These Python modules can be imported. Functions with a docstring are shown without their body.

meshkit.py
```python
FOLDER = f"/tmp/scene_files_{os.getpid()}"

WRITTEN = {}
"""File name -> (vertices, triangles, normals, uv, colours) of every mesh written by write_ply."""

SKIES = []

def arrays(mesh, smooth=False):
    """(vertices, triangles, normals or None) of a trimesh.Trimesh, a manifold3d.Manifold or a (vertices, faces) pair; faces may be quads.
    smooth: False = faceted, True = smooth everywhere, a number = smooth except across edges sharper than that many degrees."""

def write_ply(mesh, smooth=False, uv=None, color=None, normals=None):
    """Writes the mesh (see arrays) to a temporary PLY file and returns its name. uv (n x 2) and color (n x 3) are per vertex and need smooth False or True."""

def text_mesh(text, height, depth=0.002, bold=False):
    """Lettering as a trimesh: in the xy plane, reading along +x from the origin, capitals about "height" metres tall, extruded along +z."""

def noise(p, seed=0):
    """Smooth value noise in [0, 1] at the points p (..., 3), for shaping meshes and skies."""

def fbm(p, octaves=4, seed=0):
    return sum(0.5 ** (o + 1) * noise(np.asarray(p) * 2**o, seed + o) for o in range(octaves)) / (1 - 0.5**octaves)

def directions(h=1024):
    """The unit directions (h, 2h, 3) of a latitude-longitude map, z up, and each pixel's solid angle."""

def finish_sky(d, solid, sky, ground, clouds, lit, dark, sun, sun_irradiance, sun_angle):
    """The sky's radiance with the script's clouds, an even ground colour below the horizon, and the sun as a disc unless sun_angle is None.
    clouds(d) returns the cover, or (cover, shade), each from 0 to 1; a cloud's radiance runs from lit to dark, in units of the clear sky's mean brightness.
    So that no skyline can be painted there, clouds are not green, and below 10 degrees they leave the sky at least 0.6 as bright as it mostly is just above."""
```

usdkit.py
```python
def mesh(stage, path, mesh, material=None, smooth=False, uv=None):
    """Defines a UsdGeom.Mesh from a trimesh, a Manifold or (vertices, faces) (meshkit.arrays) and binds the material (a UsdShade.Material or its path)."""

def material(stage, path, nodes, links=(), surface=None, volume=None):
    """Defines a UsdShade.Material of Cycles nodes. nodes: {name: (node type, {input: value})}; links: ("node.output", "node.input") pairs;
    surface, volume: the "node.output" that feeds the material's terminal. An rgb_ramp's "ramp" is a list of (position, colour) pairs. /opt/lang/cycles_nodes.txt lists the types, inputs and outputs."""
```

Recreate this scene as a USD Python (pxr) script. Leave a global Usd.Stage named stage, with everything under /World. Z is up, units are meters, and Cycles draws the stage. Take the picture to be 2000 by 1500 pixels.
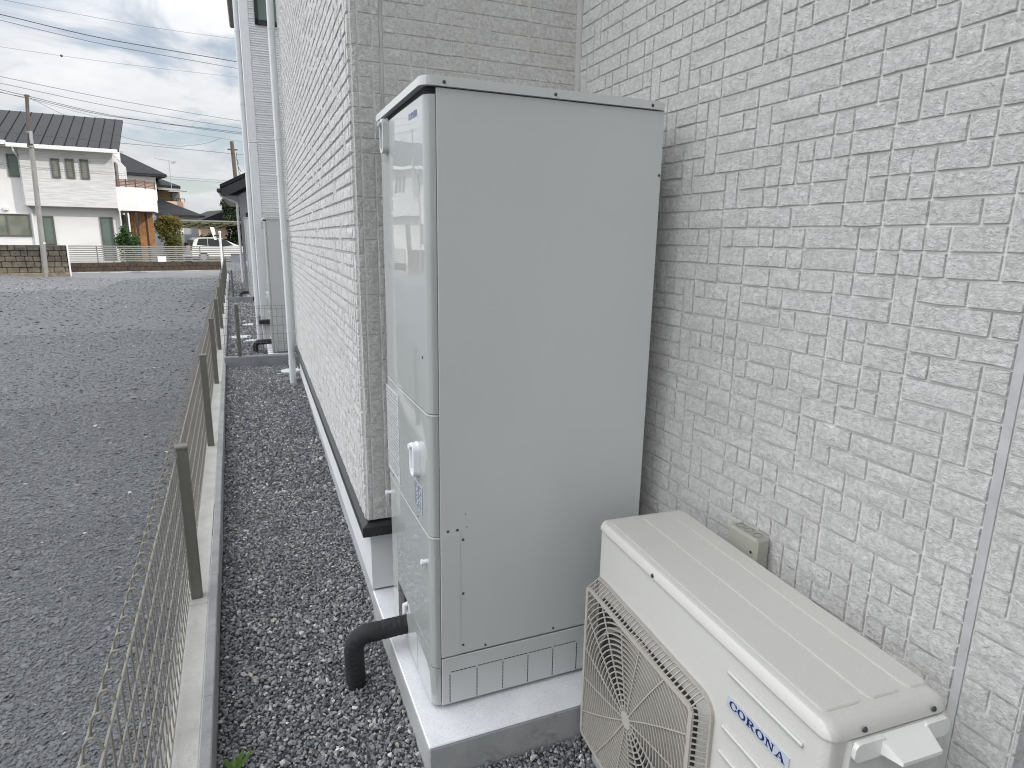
import math, random
import numpy as np, trimesh, usdkit, meshkit
from pxr import Usd, UsdGeom, UsdLux, UsdShade, Gf, Sdf, Vt
from scipy.spatial import ConvexHull
from shapely.geometry import Polygon, Point, box as sbox
from shapely import affinity
from shapely.ops import unary_union

stage = Usd.Stage.CreateInMemory()
UsdGeom.SetStageUpAxis(stage, 'Z'); UsdGeom.SetStageMetersPerUnit(stage, 1.0)
UsdGeom.Xform.Define(stage, '/World'); UsdGeom.Scope.Define(stage, '/World/Looks')
rng = np.random.default_rng(7); random.seed(7)

# ------------------------------------------------------------------ camera, sky, sun, exposure
EYE = (-0.4278, -1.6155, 1.3964)
YAW, PITCH, ROLL, FPX = 0.3934, -0.2248, 0.0165, 1234.3
cam = UsdGeom.Camera.Define(stage, '/World/camera')
_f = np.array([math.sin(YAW)*math.cos(PITCH), math.cos(YAW)*math.cos(PITCH), math.sin(PITCH)])
_r = np.array([math.cos(YAW), -math.sin(YAW), 0]); _u = np.cross(_r, _f)
_c, _s = math.cos(ROLL), math.sin(ROLL)
_r, _u = _c*_r + _s*_u, -_s*_r + _c*_u
cam.AddTransformOp().Set(Gf.Matrix4d(*_r, 0, *_u, 0, *(-_f), 0, *EYE, 1))
cam.CreateHorizontalApertureAttr(36.0); cam.CreateVerticalApertureAttr(27.0)
cam.CreateFocalLengthAttr(FPX/2000*36.0); cam.CreateClippingRangeAttr(Gf.Vec2f(0.05, 2000))
cam.CreateExposureAttr(0.38)
SUN_XY, SUN_EL = (0.80, -0.60), math.radians(31)
SUN_ROT = math.atan2(SUN_XY[0], SUN_XY[1])
SKY_STRENGTH, SUN_INTENSITY = 0.13, 0.52
dome = UsdLux.DomeLight.Define(stage, '/World/sky')
sky_m = usdkit.material(stage, '/World/Looks/sky', {
    'tc': ('texture_coordinate', {}), 'sep': ('separate_xyz', {}), 'zc': ('math', {'math_type': 'maximum', 'value2': 0.0}), 'za': ('math', {'math_type': 'add', 'value2': 0.22}),
    'dx': ('math', {'math_type': 'divide'}), 'dy': ('math', {'math_type': 'divide'}), 'cmb': ('combine_xyz', {'z': 0.35}),
    'n': ('noise_texture', {'scale': 2.6, 'detail': 9, 'roughness': 0.58, 'distortion': 0.6}),
    'cover': ('map_range', {'from_min': 0.36, 'from_max': 0.56, 'to_min': 0.36, 'to_max': 0.98, 'clamp': True, 'range_type': 'smoothstep'}),
    'n2': ('noise_texture', {'scale': 3.4, 'detail': 7, 'roughness': 0.6}),
    'shade': ('rgb_ramp', {'ramp': [(0.3, (5.7, 5.83, 6.1)), (0.5, (6.4, 6.5, 6.7)), (0.7, (7.2, 7.25, 7.35))]}),
    'ci0': ('math', {'math_type': 'multiply_add', 'value2': 2.6, 'value3': .30}), 'cie': ('math', {'math_type': 'multiply_add', 'value3': .66}), 'cz': ('vector_math', {'math_type': 'scale'}),
    'sky': ('sky_texture', {'sky_type': 'single_scattering', 'sun_disc': False, 'sun_elevation': SUN_EL, 'sun_rotation': SUN_ROT, 'altitude': 60.0, 'aerosol_density': 0.8}),
    'pale': ('hsv', {'saturation': .95, 'value': .60}), 'mix': ('mix_color', {'use_clamp': False}), 'bg': ('background_shader', {'strength': SKY_STRENGTH})},
    [('tc.generated', 'sep.vector'), ('sep.z', 'zc.value1'), ('zc.value', 'za.value1'), ('sep.x', 'dx.value1'), ('za.value', 'dx.value2'), ('sep.y', 'dy.value1'), ('za.value', 'dy.value2'),
     ('dx.value', 'cmb.x'), ('dy.value', 'cmb.y'), ('cmb.vector', 'n.vector'), ('cmb.vector', 'n2.vector'), ('n.fac', 'cover.value'), ('n2.fac', 'shade.fac'),
     ('sky.color', 'pale.color'), ('pale.color', 'mix.a'), ('zc.value', 'ci0.value1'), ('ci0.value', 'cie.value1'), ('zc.value', 'cie.value2'), ('shade.color', 'cz.vector1'), ('cie.value', 'cz.scale'), ('cz.vector', 'mix.b'), ('cover.result', 'mix.fac'), ('mix.result', 'bg.color')], surface='bg.background')
UsdShade.MaterialBindingAPI.Apply(dome.GetPrim()).Bind(sky_m)
dome.GetPrim().SetCustomDataByKey('kind', 'structure')
sun = UsdLux.DistantLight.Define(stage, '/World/sun')
sun.CreateIntensityAttr(SUN_INTENSITY); sun.CreateAngleAttr(0.55); sun.CreateColorAttr(Gf.Vec3f(1.0, 0.95, 0.87))
sun.GetPrim().CreateAttribute('inputs:normalize', Sdf.ValueTypeNames.Bool).Set(True)
_sd = np.array([SUN_XY[0]*math.cos(SUN_EL), SUN_XY[1]*math.cos(SUN_EL), math.sin(SUN_EL)])
_x = np.cross([0, 0, 1], _sd); _x /= np.linalg.norm(_x); _y = np.cross(_sd, _x)
sun.AddTransformOp().Set(Gf.Matrix4d(*_x, 0, *_y, 0, *_sd, 0, 0, 0, 30, 1))

# ------------------------------------------------------------------ helpers
used = {}
def numbered(parent, name):
    k = f'{parent}/{name}'; used[k] = used.get(k, -1) + 1
    return name if used[k] == 0 else f'{name}_{used[k]:03d}'
def tag(prim, label=None, cat=None, group=None, kind=None):
    for k, v in (('label', label), ('category', cat), ('group', group), ('kind', kind)):
        if v: prim.SetCustomDataByKey(k, v)
    return prim
def thing(name, label, cat, loc=(0, 0, 0), rz=0.0, group=None):
    x = UsdGeom.Xform.Define(stage, '/World/' + numbered('/World', name))
    x.AddTranslateOp().Set(Gf.Vec3d(*loc)); x.AddRotateZOp().Set(float(rz))
    return tag(x.GetPrim(), label, cat, group)
def copy_of(root, label, loc, rz=0.0, group=None, sz=None):
    d = root.GetCustomData(); base = root.GetName()
    if base[-4:-3] == '_' and base[-3:].isdigit(): base = base[:-4]
    x = UsdGeom.Xform.Define(stage, '/World/' + numbered('/World', base))
    x.GetPrim().GetReferences().AddInternalReference(root.GetPath())
    x.GetPrim().SetInstanceable(True)
    x.ClearXformOpOrder(); x.GetPrim().RemoveProperty('xformOp:translate')
    api = UsdGeom.XformCommonAPI(x.GetPrim())
    x.GetPrim().CreateAttribute('xformOp:translate', Sdf.ValueTypeNames.Double3).Set(Gf.Vec3d(*loc))
    x.GetPrim().CreateAttribute('xformOp:rotateZ', Sdf.ValueTypeNames.Float).Set(float(rz))
    x.GetPrim().CreateAttribute('xformOpOrder', Sdf.ValueTypeNames.TokenArray, False, Sdf.VariabilityUniform).Set(['xformOp:translate', 'xformOp:rotateZ'] + (['xformOp:scale'] if sz else []))
    if sz: x.GetPrim().CreateAttribute('xformOp:scale', Sdf.ValueTypeNames.Float3).Set(Gf.Vec3f(1, 1, sz))
    return tag(x.GetPrim(), label, d.get('category'), group or d.get('group'))

_cb = {}
def _chamfer_topology():
    if 'f' not in _cb:
        v = []
        for sx in (-1, 1):
            for sy in (-1, 1):
                for sz in (-1, 1):
                    for k in range(3):
                        p = np.array([sx, sy, sz], float); q = p*0.8; q[k] = p[k]; v.append(q)
        v = np.array(v); h = ConvexHull(v); f = h.simplices.copy()
        for i, t in enumerate(f):
            nn = np.cross(v[t[1]]-v[t[0]], v[t[2]]-v[t[0]])
            if nn @ h.equations[i, :3] < 0: f[i] = t[::-1]
        _cb['v'], _cb['f'] = v, f
    return _cb['v'], _cb['f']

class MB:
    def __init__(s): s.v, s.f, s.n, s.tone = [], [], 0, None
    def add(s, v, f):
        v = np.asarray(v, float); f = np.asarray(f, int)
        if f.shape[1] == 4: f = np.vstack([f[:, [0, 1, 2]], f[:, [0, 2, 3]]])
        s.v.append(v); s.f.append(f + s.n); s.n += len(v); return s
    def mesh(s, m): return s.add(m.vertices, m.faces)
    def box(s, x0, x1, y0, y1, z0, z1, b=0.0):
        c = np.array([(x0+x1)/2, (y0+y1)/2, (z0+z1)/2]); h = np.abs(np.array([x1-x0, y1-y0, z1-z0]))/2
        if b <= 0:
            v = np.array([[i, j, k] for i in (-1, 1) for j in (-1, 1) for k in (-1, 1)], float)*h + c
            return s.add(v, [[0, 1, 3, 2], [4, 6, 7, 5], [0, 4, 5, 1], [2, 3, 7, 6], [0, 2, 6, 4], [1, 5, 7, 3]])
        tv, tf = _chamfer_topology(); sg = np.sign(tv); b = min(b, h.min()*0.95)
        v = sg*np.where(np.abs(tv) > 0.9, h, h - b) + c
        return s.add(v, tf)
    def tube(s, pts, r, n=8, cap=True):
        p = np.asarray(pts, float); t = np.gradient(p, axis=0); t /= np.linalg.norm(t, axis=1, keepdims=True)+1e-12
        a = np.zeros_like(p); u = np.array([0, 0, 1.0]) if abs(t[0][2]) < .9 else np.array([1.0, 0, 0])
        for i in range(len(p)):
            u = u - (u@t[i])*t[i]; u /= np.linalg.norm(u); a[i] = u
        b = np.cross(t, a); ang = np.arange(n)*2*np.pi/n + np.pi/n; r = np.broadcast_to(r, (len(p),))
        v = p[:, None] + r[:, None, None]*(np.cos(ang)[None, :, None]*a[:, None] + np.sin(ang)[None, :, None]*b[:, None])
        i, j = np.meshgrid(np.arange(len(p)-1), np.arange(n), indexing='ij')
        f = np.stack([i*n+j, i*n+(j+1) % n, (i+1)*n+(j+1) % n, (i+1)*n+j], -1).reshape(-1, 4)
        f = np.vstack([f[:, [0, 1, 2]], f[:, [0, 2, 3]]]); v = v.reshape(-1, 3)
        if cap:
            m = len(p)*n; v = np.vstack([v, p[0], p[-1]]); k = np.arange(n)
            f = np.vstack([f, np.stack([np.full(n, m), (k+1) % n, k], 1), np.stack([np.full(n, m+1), m-n+k, m-n+(k+1) % n], 1)])
        return s.add(v, f)
    def prism(s, poly, a, b, axis='z'):
        if not isinstance(poly, Polygon): poly = Polygon(poly)
        m = trimesh.creation.extrude_polygon(poly, 1.0, engine='earcut'); v = np.array(m.vertices); f = np.array(m.faces)
        v[:, 2] = a + (b-a)*v[:, 2]
        if axis == 'x': v = v[:, [2, 0, 1]]
        elif axis == 'y': v = v[:, [0, 2, 1]]; f = f[:, ::-1]
        if b < a: f = f[:, ::-1]
        return s.add(v, f)
    def lathe(s, prof, c=(0, 0, 0), n=24):
        prof = np.asarray(prof, float); ang = np.arange(n)*2*np.pi/n
        v = np.stack([prof[:, None, 0]*np.cos(ang), prof[:, None, 0]*np.sin(ang), np.repeat(prof[:, None, 1], n, 1)], -1).reshape(-1, 3)+np.array(c)
        i, j = np.meshgrid(np.arange(len(prof)-1), np.arange(n), indexing='ij')
        return s.add(v, np.stack([i*n+j, i*n+(j+1) % n, (i+1)*n+(j+1) % n, (i+1)*n+j], -1).reshape(-1, 4))
    def arrays(s): return np.vstack(s.v), np.vstack(s.f)
    def xf(s, M):
        M = np.asarray(M, float); s.v = [v @ M[:3, :3].T + M[:3, 3] for v in s.v]; return s
    def build(s, name, mat, parent=None, smooth=False, label=None, cat=None, group=None, kind=None):
        pp = str(parent.GetPath()) if parent is not None else '/World'
        path = f'{pp}/{numbered(pp, name)}'
        usdkit.mesh(stage, path, s.arrays(), MAT[mat], smooth)
        if s.tone is not None:
            UsdGeom.PrimvarsAPI(stage.GetPrimAtPath(path)).CreatePrimvar('tone', Sdf.ValueTypeNames.FloatArray, 'vertex').Set(Vt.FloatArray.FromNumpy(np.asarray(s.tone, np.float32)))
        return tag(stage.GetPrimAtPath(path), label, cat, group, kind)
def B(*a, **k): return MB().box(*a, **k)
def rrect(x0, x1, y0, y1, r, n=6):
    return Polygon(sbox(x0+r, y0+r, x1-r, y1-r).buffer(r, quad_segs=n).exterior)
def scatter_mesh(protos, pos, scale, tilt=1.0, seed=0, flat=1.0):
    """one mesh of many small stones"""
    g = np.random.default_rng(seed); n = len(pos); V, Fc, T, off = [], [], [], 0
    which = g.integers(0, len(protos), n)
    for k, (pv, pf) in enumerate(protos):
        idx = np.nonzero(which == k)[0]
        if not len(idx): continue
        m = len(idx); az = g.random(m)*2*np.pi; ti = g.normal(0, tilt, m); ax = g.random(m)*2*np.pi
        ca, sa = np.cos(az), np.sin(az); Rz = np.zeros((m, 3, 3)); Rz[:, 0, 0] = ca; Rz[:, 0, 1] = -sa; Rz[:, 1, 0] = sa; Rz[:, 1, 1] = ca; Rz[:, 2, 2] = 1
        kx, ky = np.cos(ax), np.sin(ax); ct, st = np.cos(ti), np.sin(ti)
        Rt = np.zeros((m, 3, 3)); Rt[:, 0, 0] = ct+kx*kx*(1-ct); Rt[:, 0, 1] = kx*ky*(1-ct); Rt[:, 0, 2] = ky*st; Rt[:, 1, 0] = kx*ky*(1-ct); Rt[:, 1, 1] = ct+ky*ky*(1-ct); Rt[:, 1, 2] = -kx*st; Rt[:, 2, 0] = -ky*st; Rt[:, 2, 1] = kx*st; Rt[:, 2, 2] = ct
        sc = scale[idx][:, None]*np.stack([1+.25*g.normal(size=m).clip(-1.5, 1.5), 1+.2*g.normal(size=m).clip(-1.5, 1.5), flat*(1+.25*g.normal(size=m).clip(-1.5, 1.5))], 1)
        v = np.einsum('mij,mjk,mvk->mvi', Rt, Rz, pv[None]*sc[:, None, :]) + pos[idx][:, None, :]
        V.append(v.reshape(-1, 3)); T.append(np.repeat(g.random(m), len(pv))); Fc.append((pf[None] + (np.arange(m)*len(pv))[:, None, None] + off).reshape(-1, 3)); off += m*len(pv)
    mb = MB().add(np.vstack(V), np.vstack(Fc)); mb.tone = np.concatenate(T); return mb
def stones(k, npts, seed):
    g = np.random.default_rng(seed); out = []
    for _ in range(k):
        p = g.normal(size=(npts, 3)); p /= np.linalg.norm(p, axis=1, keepdims=True); p *= (0.8+.2*g.random((npts, 1))); p *= np.array([1, .78+.3*g.random(), .62+.2*g.random()])*.5
        h = ConvexHull(p); f = h.simplices.copy()
        for i, t in enumerate(f):
            if np.cross(p[t[1]]-p[t[0]], p[t[2]]-p[t[0]]) @ h.equations[i, :3] < 0: f[i] = t[::-1]
        keep = np.unique(f); mp = -np.ones(npts, int); mp[keep] = np.arange(len(keep)); out.append((p[keep], mp[f]))
    return out

# ------------------------------------------------------------------ materials
MAT = {}
def mat(name, nodes, links, surface='p.BSDF'):
    MAT[name] = usdkit.material(stage, '/World/Looks/' + name, nodes, links, surface=surface); return MAT[name]
def plain(name, col, rough=.5, spec=.5, metal=0.0, coat=0.0, coat_r=.03, var=.06, vscale=6.0, bump=0.0, bscale=300.0, bdist=.001, bdetail=3):
    """one colour that drifts a little, with optional fine relief"""
    c = np.array(col); n = {'g': ('geometry', {}), 'nz': ('noise_texture', {'scale': vscale, 'detail': 4, 'roughness': .6}),
         'r': ('rgb_ramp', {'ramp': [(.3, tuple(c*(1-var))), (.7, tuple(np.minimum(c*(1+var), .95)))]}),
         'p': ('principled_bsdf', {'roughness': rough, 'specular_ior_level': spec, 'metallic': metal, 'coat_weight': coat, 'coat_roughness': coat_r})}
    l = [('g.position', 'nz.vector'), ('nz.fac', 'r.fac'), ('r.color', 'p.base_color')]
    if bump:
        n['bn'] = ('noise_texture', {'scale': bscale, 'detail': bdetail, 'roughness': .6}); n['b'] = ('bump', {'strength': bump, 'distance': bdist})
        l += [('g.position', 'bn.vector'), ('bn.fac', 'b.height'), ('b.normal', 'p.normal')]
    return mat(name, n, l)

# split-face tile siding: chiselled relief, cool light grey with beige
mat('tile', {'g': ('geometry', {}), 'n1': ('noise_texture', {'scale': 80, 'detail': 5, 'roughness': .70, 'distortion': .5}), 'n2': ('noise_texture', {'scale': 230, 'detail': 3, 'roughness': .6, 'distortion': .3}),
    'n3': ('noise_texture', {'scale': 9, 'detail': 3}), 'st': ('mapping', {'scale': (1, 1, 1.25)}), 'hm': ('math', {'math_type': 'multiply_add', 'value2': .6}),
    'c1': ('rgb_ramp', {'ramp': [(.34, (.49, .488, .476)), (.5, (.63, .628, .612)), (.64, (.75, .748, .73))]}), 'c2': ('rgb_ramp', {'ramp': [(.3, (.94, .935, .92)), (.7, (1, 1, 1))]}),
    'm': ('mix_color', {'blend_type': 'multiply', 'fac': 1.0}), 'b': ('bump', {'strength': 1.0, 'distance': .0068}), 'p': ('principled_bsdf', {'roughness': .66, 'specular_ior_level': .35})},
    [('g.position', 'st.vector'), ('st.vector', 'n1.vector'), ('st.vector', 'n2.vector'), ('g.position', 'n3.vector'), ('n2.fac', 'hm.value1'), ('n1.fac', 'hm.value3'), ('n1.fac', 'c1.fac'), ('n3.fac', 'c2.fac'),
     ('c1.color', 'm.a'), ('c2.color', 'm.b'), ('m.result', 'p.base_color'), ('hm.value', 'b.height'), ('b.normal', 'p.normal')])
plain('tile_joint', (.70, .685, .66), .75, var=.05, vscale=20, bump=.3, bscale=200, bdist=.001)
plain('sealant', (.42, .42, .42), .6, var=.16, vscale=11, bump=.4, bscale=90, bdist=.003)
plain('white_siding', (.64, .65, .655), .6, var=.03, vscale=3, bump=.3, bscale=120, bdist=.002)
plain('trim_board', (.68, .695, .71), .6, var=.05, vscale=60, bump=.5, bscale=180, bdist=.002)
plain('foundation', (.38, .39, .41), .8, var=.08, vscale=3, bump=.25, bscale=150, bdist=.001)
plain('black_metal', (.018, .019, .021), .35, var=.1)
plain('gap_shade', (.012, .012, .013), .8)  # near-black colour standing in for shade in gaps, slots and holes
plain('panel_paint', (.515, .53, .52), .26, .5, var=.015, vscale=2, bump=.04, bscale=700, bdist=.0004)
plain('lid_paint', (.54, .555, .54), .38, .5, var=.015, vscale=2)
mat('gloss_panel', {'g': ('geometry', {}), 'mp': ('mapping', {'scale': (1, 1, 1)}), 'w': ('noise_texture', {'scale': 3.6, 'detail': 1.0, 'roughness': .3}), 'w2': ('noise_texture', {'scale': 340, 'detail': 2}),
    'b': ('bump', {'strength': .35, 'distance': .006}), 'b2': ('bump', {'strength': .04, 'distance': .0005}),
    'p': ('principled_bsdf', {'base_color': (.30, .315, .305), 'roughness': .36, 'coat_weight': 1.0, 'coat_roughness': .015, 'coat_ior': 1.75})},
    [('g.position', 'w.vector'), ('g.position', 'w2.vector'), ('w.fac', 'b.height'), ('w2.fac', 'b2.height'), ('b.normal', 'b2.normal'), ('b2.normal', 'p.normal'), ('b.normal', 'p.coat_normal')])
plain('white_plastic', (.78, .80, .82), .3, var=.02)
plain('screw', (.06, .065, .07), .35, metal=.6)
plain('label_grey', (.45, .47, .465), .35, var=.03)
plain('label_silver', (.36, .39, .43), .3, var=.03)
plain('print_dark', (.10, .115, .14), .5)
plain('print_grey', (.26, .275, .28), .5)
plain('logo_blue', (.009, .013, .085), .35, var=.02)
plain('logo_violet', (.22, .23, .38), .4, var=.02)
plain('logo_plate', (.50, .54, .60), .25, metal=.2, var=.05, vscale=40)
plain('unit_paint', (.55, .543, .505), .42, .5, var=.045, vscale=260, bump=.22, bscale=900, bdist=.0006)
plain('grille', (.40, .375, .335), .5, var=.05, vscale=12)
plain('fan_dark', (.05, .05, .05), .5)
plain('fin_dark', (.03, .032, .034), .4, metal=.3)
plain('handle_white', (.74, .735, .70), .45, var=.02)
plain('box_beige', (.32, .32, .275), .45, var=.03)
plain('foam', (.010, .0105, .012), .62, var=.3, vscale=25, bump=.5, bscale=60, bdist=.004)
def concrete(name, lo, hi, stain, rough=.85, st=.55, sc=5):
    mat(name, {'g': ('geometry', {}), 'n': ('noise_texture', {'scale': sc, 'detail': 7, 'roughness': .65}), 'n2': ('noise_texture', {'scale': 2.3*sc, 'detail': 6, 'roughness': .7, 'distortion': .6}), 'n3': ('noise_texture', {'scale': 260, 'detail': 3}),
        'r': ('rgb_ramp', {'ramp': [(.3, lo), (.7, hi)]}), 's': ('map_range', {'from_min': st, 'from_max': st+.16, 'to_min': 0, 'to_max': .8, 'clamp': True}), 'm': ('mix_color', {'b': stain}), 'gr': ('rgb_ramp', {'ramp': [(.28, (.80, .80, .80)), (.42, (.97, .97, .97)), (.7, (1.05, 1.05, 1.05))]}), 'mg': ('mix_color', {'blend_type': 'multiply', 'fac': 1.0, 'use_clamp': False}),
        'b': ('bump', {'strength': .35, 'distance': .0015}), 'p': ('principled_bsdf', {'roughness': rough, 'specular_ior_level': .3})},
        [('g.position', 'n.vector'), ('g.position', 'n2.vector'), ('g.position', 'n3.vector'), ('n.fac', 'r.fac'), ('n2.fac', 's.value'), ('r.color', 'm.a'), ('s.result', 'm.fac'), ('n3.fac', 'gr.fac'), ('m.result', 'mg.a'), ('gr.color', 'mg.b'), ('mg.result', 'p.base_color'), ('n3.fac', 'b.height'), ('b.normal', 'p.normal')])
concrete('slab_top_skylit', (.70, .715, .74), (.82, .83, .85), (.50, .48, .43), st=.69)  # paler than the sides: brightness from the sky is put into this colour
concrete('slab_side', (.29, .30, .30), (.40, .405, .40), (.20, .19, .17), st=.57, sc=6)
concrete('kerb_block', (.25, .255, .26), (.36, .36, .36), (.16, .16, .155), st=.62, sc=9)
concrete('kerb_mortar', (.40, .39, .365), (.56, .555, .53), (.33, .305, .25), st=.60, sc=4)
concrete('grey_block', (.20, .21, .22), (.29, .30, .31), (.13, .135, .14), st=.6)
plain('fence_paint', (.135, .13, .112), .45, var=.08, vscale=15)
plain('wire_paint', (.255, .24, .21), .45, var=.10, vscale=15)
plain('pvc_grey', (.60, .62, .625), .4, var=.03)
plain('drain_white', (.70, .72, .72), .45, var=.05, vscale=15)
def gravel(name, stops, rough=.8):
    # the tone of each stone is a primvar of the mesh
    mat(name, {'g': ('geometry', {}), 'at': ('attribute', {'attribute': 'tone'}), 'r': ('rgb_ramp', {'ramp': stops}), 'n': ('noise_texture', {'scale': 160, 'detail': 3}), 'nr': ('rgb_ramp', {'ramp': [(.3, (.75, .75, .75)), (.7, (1.15, 1.15, 1.15))]}), 'm': ('mix_color', {'blend_type': 'multiply', 'fac': 1.0, 'use_clamp': False}),
        'p': ('principled_bsdf', {'roughness': rough, 'specular_ior_level': .35})},
        [('at.fac', 'r.fac'), ('g.position', 'n.vector'), ('n.fac', 'nr.fac'), ('r.color', 'm.a'), ('nr.color', 'm.b'), ('m.result', 'p.base_color')])
gravel('crushed_stone', [(0, (.12, .123, .131)), (.35, (.185, .19, .20)), (.7, (.265, .27, .28)), (.91, (.35, .355, .36)), (.965, (.58, .58, .575)), (.985, (.40, .33, .24)), (1, (.75, .75, .745))])
gravel('slate_chip', [(0, (.125, .13, .137)), (.5, (.155, .16, .168)), (.90, (.182, .187, .195)), (.98, (.19, .195, .20)), (.997, (.28, .28, .28)), (1, (.60, .60, .60))], .72)
def ground(name, cols, s1=7, s2=90, dist=.012):
    mat(name, {'g': ('geometry', {}), 'n': ('noise_texture', {'scale': s1, 'detail': 8, 'roughness': .7}), 'v': ('voronoi_texture', {'scale': s2, 'randomness': 1.0}), 'rv': ('rgb_ramp', {'ramp': [(0, (.65, .65, .65)), (.6, (1.0, 1.0, 1.0)), (1, (1.5, 1.5, 1.5))]}), 'sep': ('separate_color', {}),
        'big': ('noise_texture', {'scale': .35, 'detail': 4, 'roughness': .6}), 'rb': ('rgb_ramp', {'ramp': [(.35, (.93, .93, .935)), (.65, (1.07, 1.07, 1.06))]}),
        'r': ('rgb_ramp', {'ramp': [(.3, cols[0]), (.7, cols[1])]}), 'm': ('mix_color', {'blend_type': 'multiply', 'fac': 1.0, 'use_clamp': False}), 'm2': ('mix_color', {'blend_type': 'multiply', 'fac': 1.0, 'use_clamp': False}),
        'b': ('bump', {'strength': .8, 'distance': dist}), 'p': ('principled_bsdf', {'roughness': .85, 'specular_ior_level': .3})},
        [('g.position', 'n.vector'), ('g.position', 'v.vector'), ('g.position', 'big.vector'), ('v.color', 'sep.color'), ('sep.r', 'rv.fac'), ('n.fac', 'r.fac'), ('r.color', 'm.a'), ('rv.color', 'm.b'), ('big.fac', 'rb.fac'), ('m.result', 'm2.a'), ('rb.color', 'm2.b'), ('m2.result', 'p.base_color'), ('v.distance', 'b.height'), ('b.normal', 'p.normal')])
ground('lot_fines', ((.128, .132, .139), (.165, .169, .176)), 9, 120, .005)
ground('alley_fines', ((.09, .093, .10), (.13, .135, .145)), 9, 95, .012)
ground('earth', ((.11, .105, .095), (.16, .155, .14)), 3, 30, .02)
ground('asphalt', ((.17, .165, .155), (.23, .225, .21)), 6, 160, .006)
plain('road_paint', (.7, .7, .68), .6, var=.15, vscale=8)
plain('white_render', (.72, .72, .715), .75, var=.02, vscale=2, bump=.3, bscale=60, bdist=.004)
mat('white_ribbed', {'g': ('geometry', {}), 'mp': ('mapping', {'scale': (1.2, 1.2, 16)}), 'n': ('noise_texture', {'scale': 1, 'detail': 4, 'roughness': .6}), 'r': ('rgb_ramp', {'ramp': [(.35, (.50, .50, .50)), (.65, (.66, .66, .65))]}), 'b': ('bump', {'strength': .6, 'distance': .02}), 'p': ('principled_bsdf', {'roughness': .75})},
    [('g.position', 'mp.vector'), ('mp.vector', 'n.vector'), ('n.fac', 'r.fac'), ('r.color', 'p.base_color'), ('n.fac', 'b.height'), ('b.normal', 'p.normal')])
plain('roof_dark', (.0115, .013, .0165), .6, .25, var=.12, vscale=1.5)
plain('roof_seam', (.006, .006, .007), .8, .1)
plain('roof_slate', (.02, .021, .024), .7, .2, var=.25, vscale=4, bump=.4, bscale=9, bdist=.02)
plain('white_trim', (.68, .68, .67), .45, var=.02)
plain('window_frame', (.115, .11, .10), .4, var=.03)
plain('window_frame_black', (.014, .015, .016), .35)
mat('window_glass', {'p': ('principled_bsdf', {'base_color': (.12, .16, .14), 'roughness': .06, 'specular_ior_level': .6})}, [])
mat('window_blind', {'g': ('geometry', {}), 'n': ('noise_texture', {'scale': 1.5, 'detail': 3}), 'r': ('rgb_ramp', {'ramp': [(.35, (.13, .14, .115)), (.65, (.22, .23, .19))]}), 'p': ('principled_bsdf', {'roughness': .12, 'specular_ior_level': .55})}, [('g.position', 'n.vector'), ('n.fac', 'r.fac'), ('r.color', 'p.base_color')])
plain('cedar', (.34, .155, .055), .55, var=.35, vscale=5)
plain('brown_frame', (.038, .028, .023), .45)
plain('railing_brown', (.16, .075, .05), .5, var=.2, vscale=8)
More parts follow.
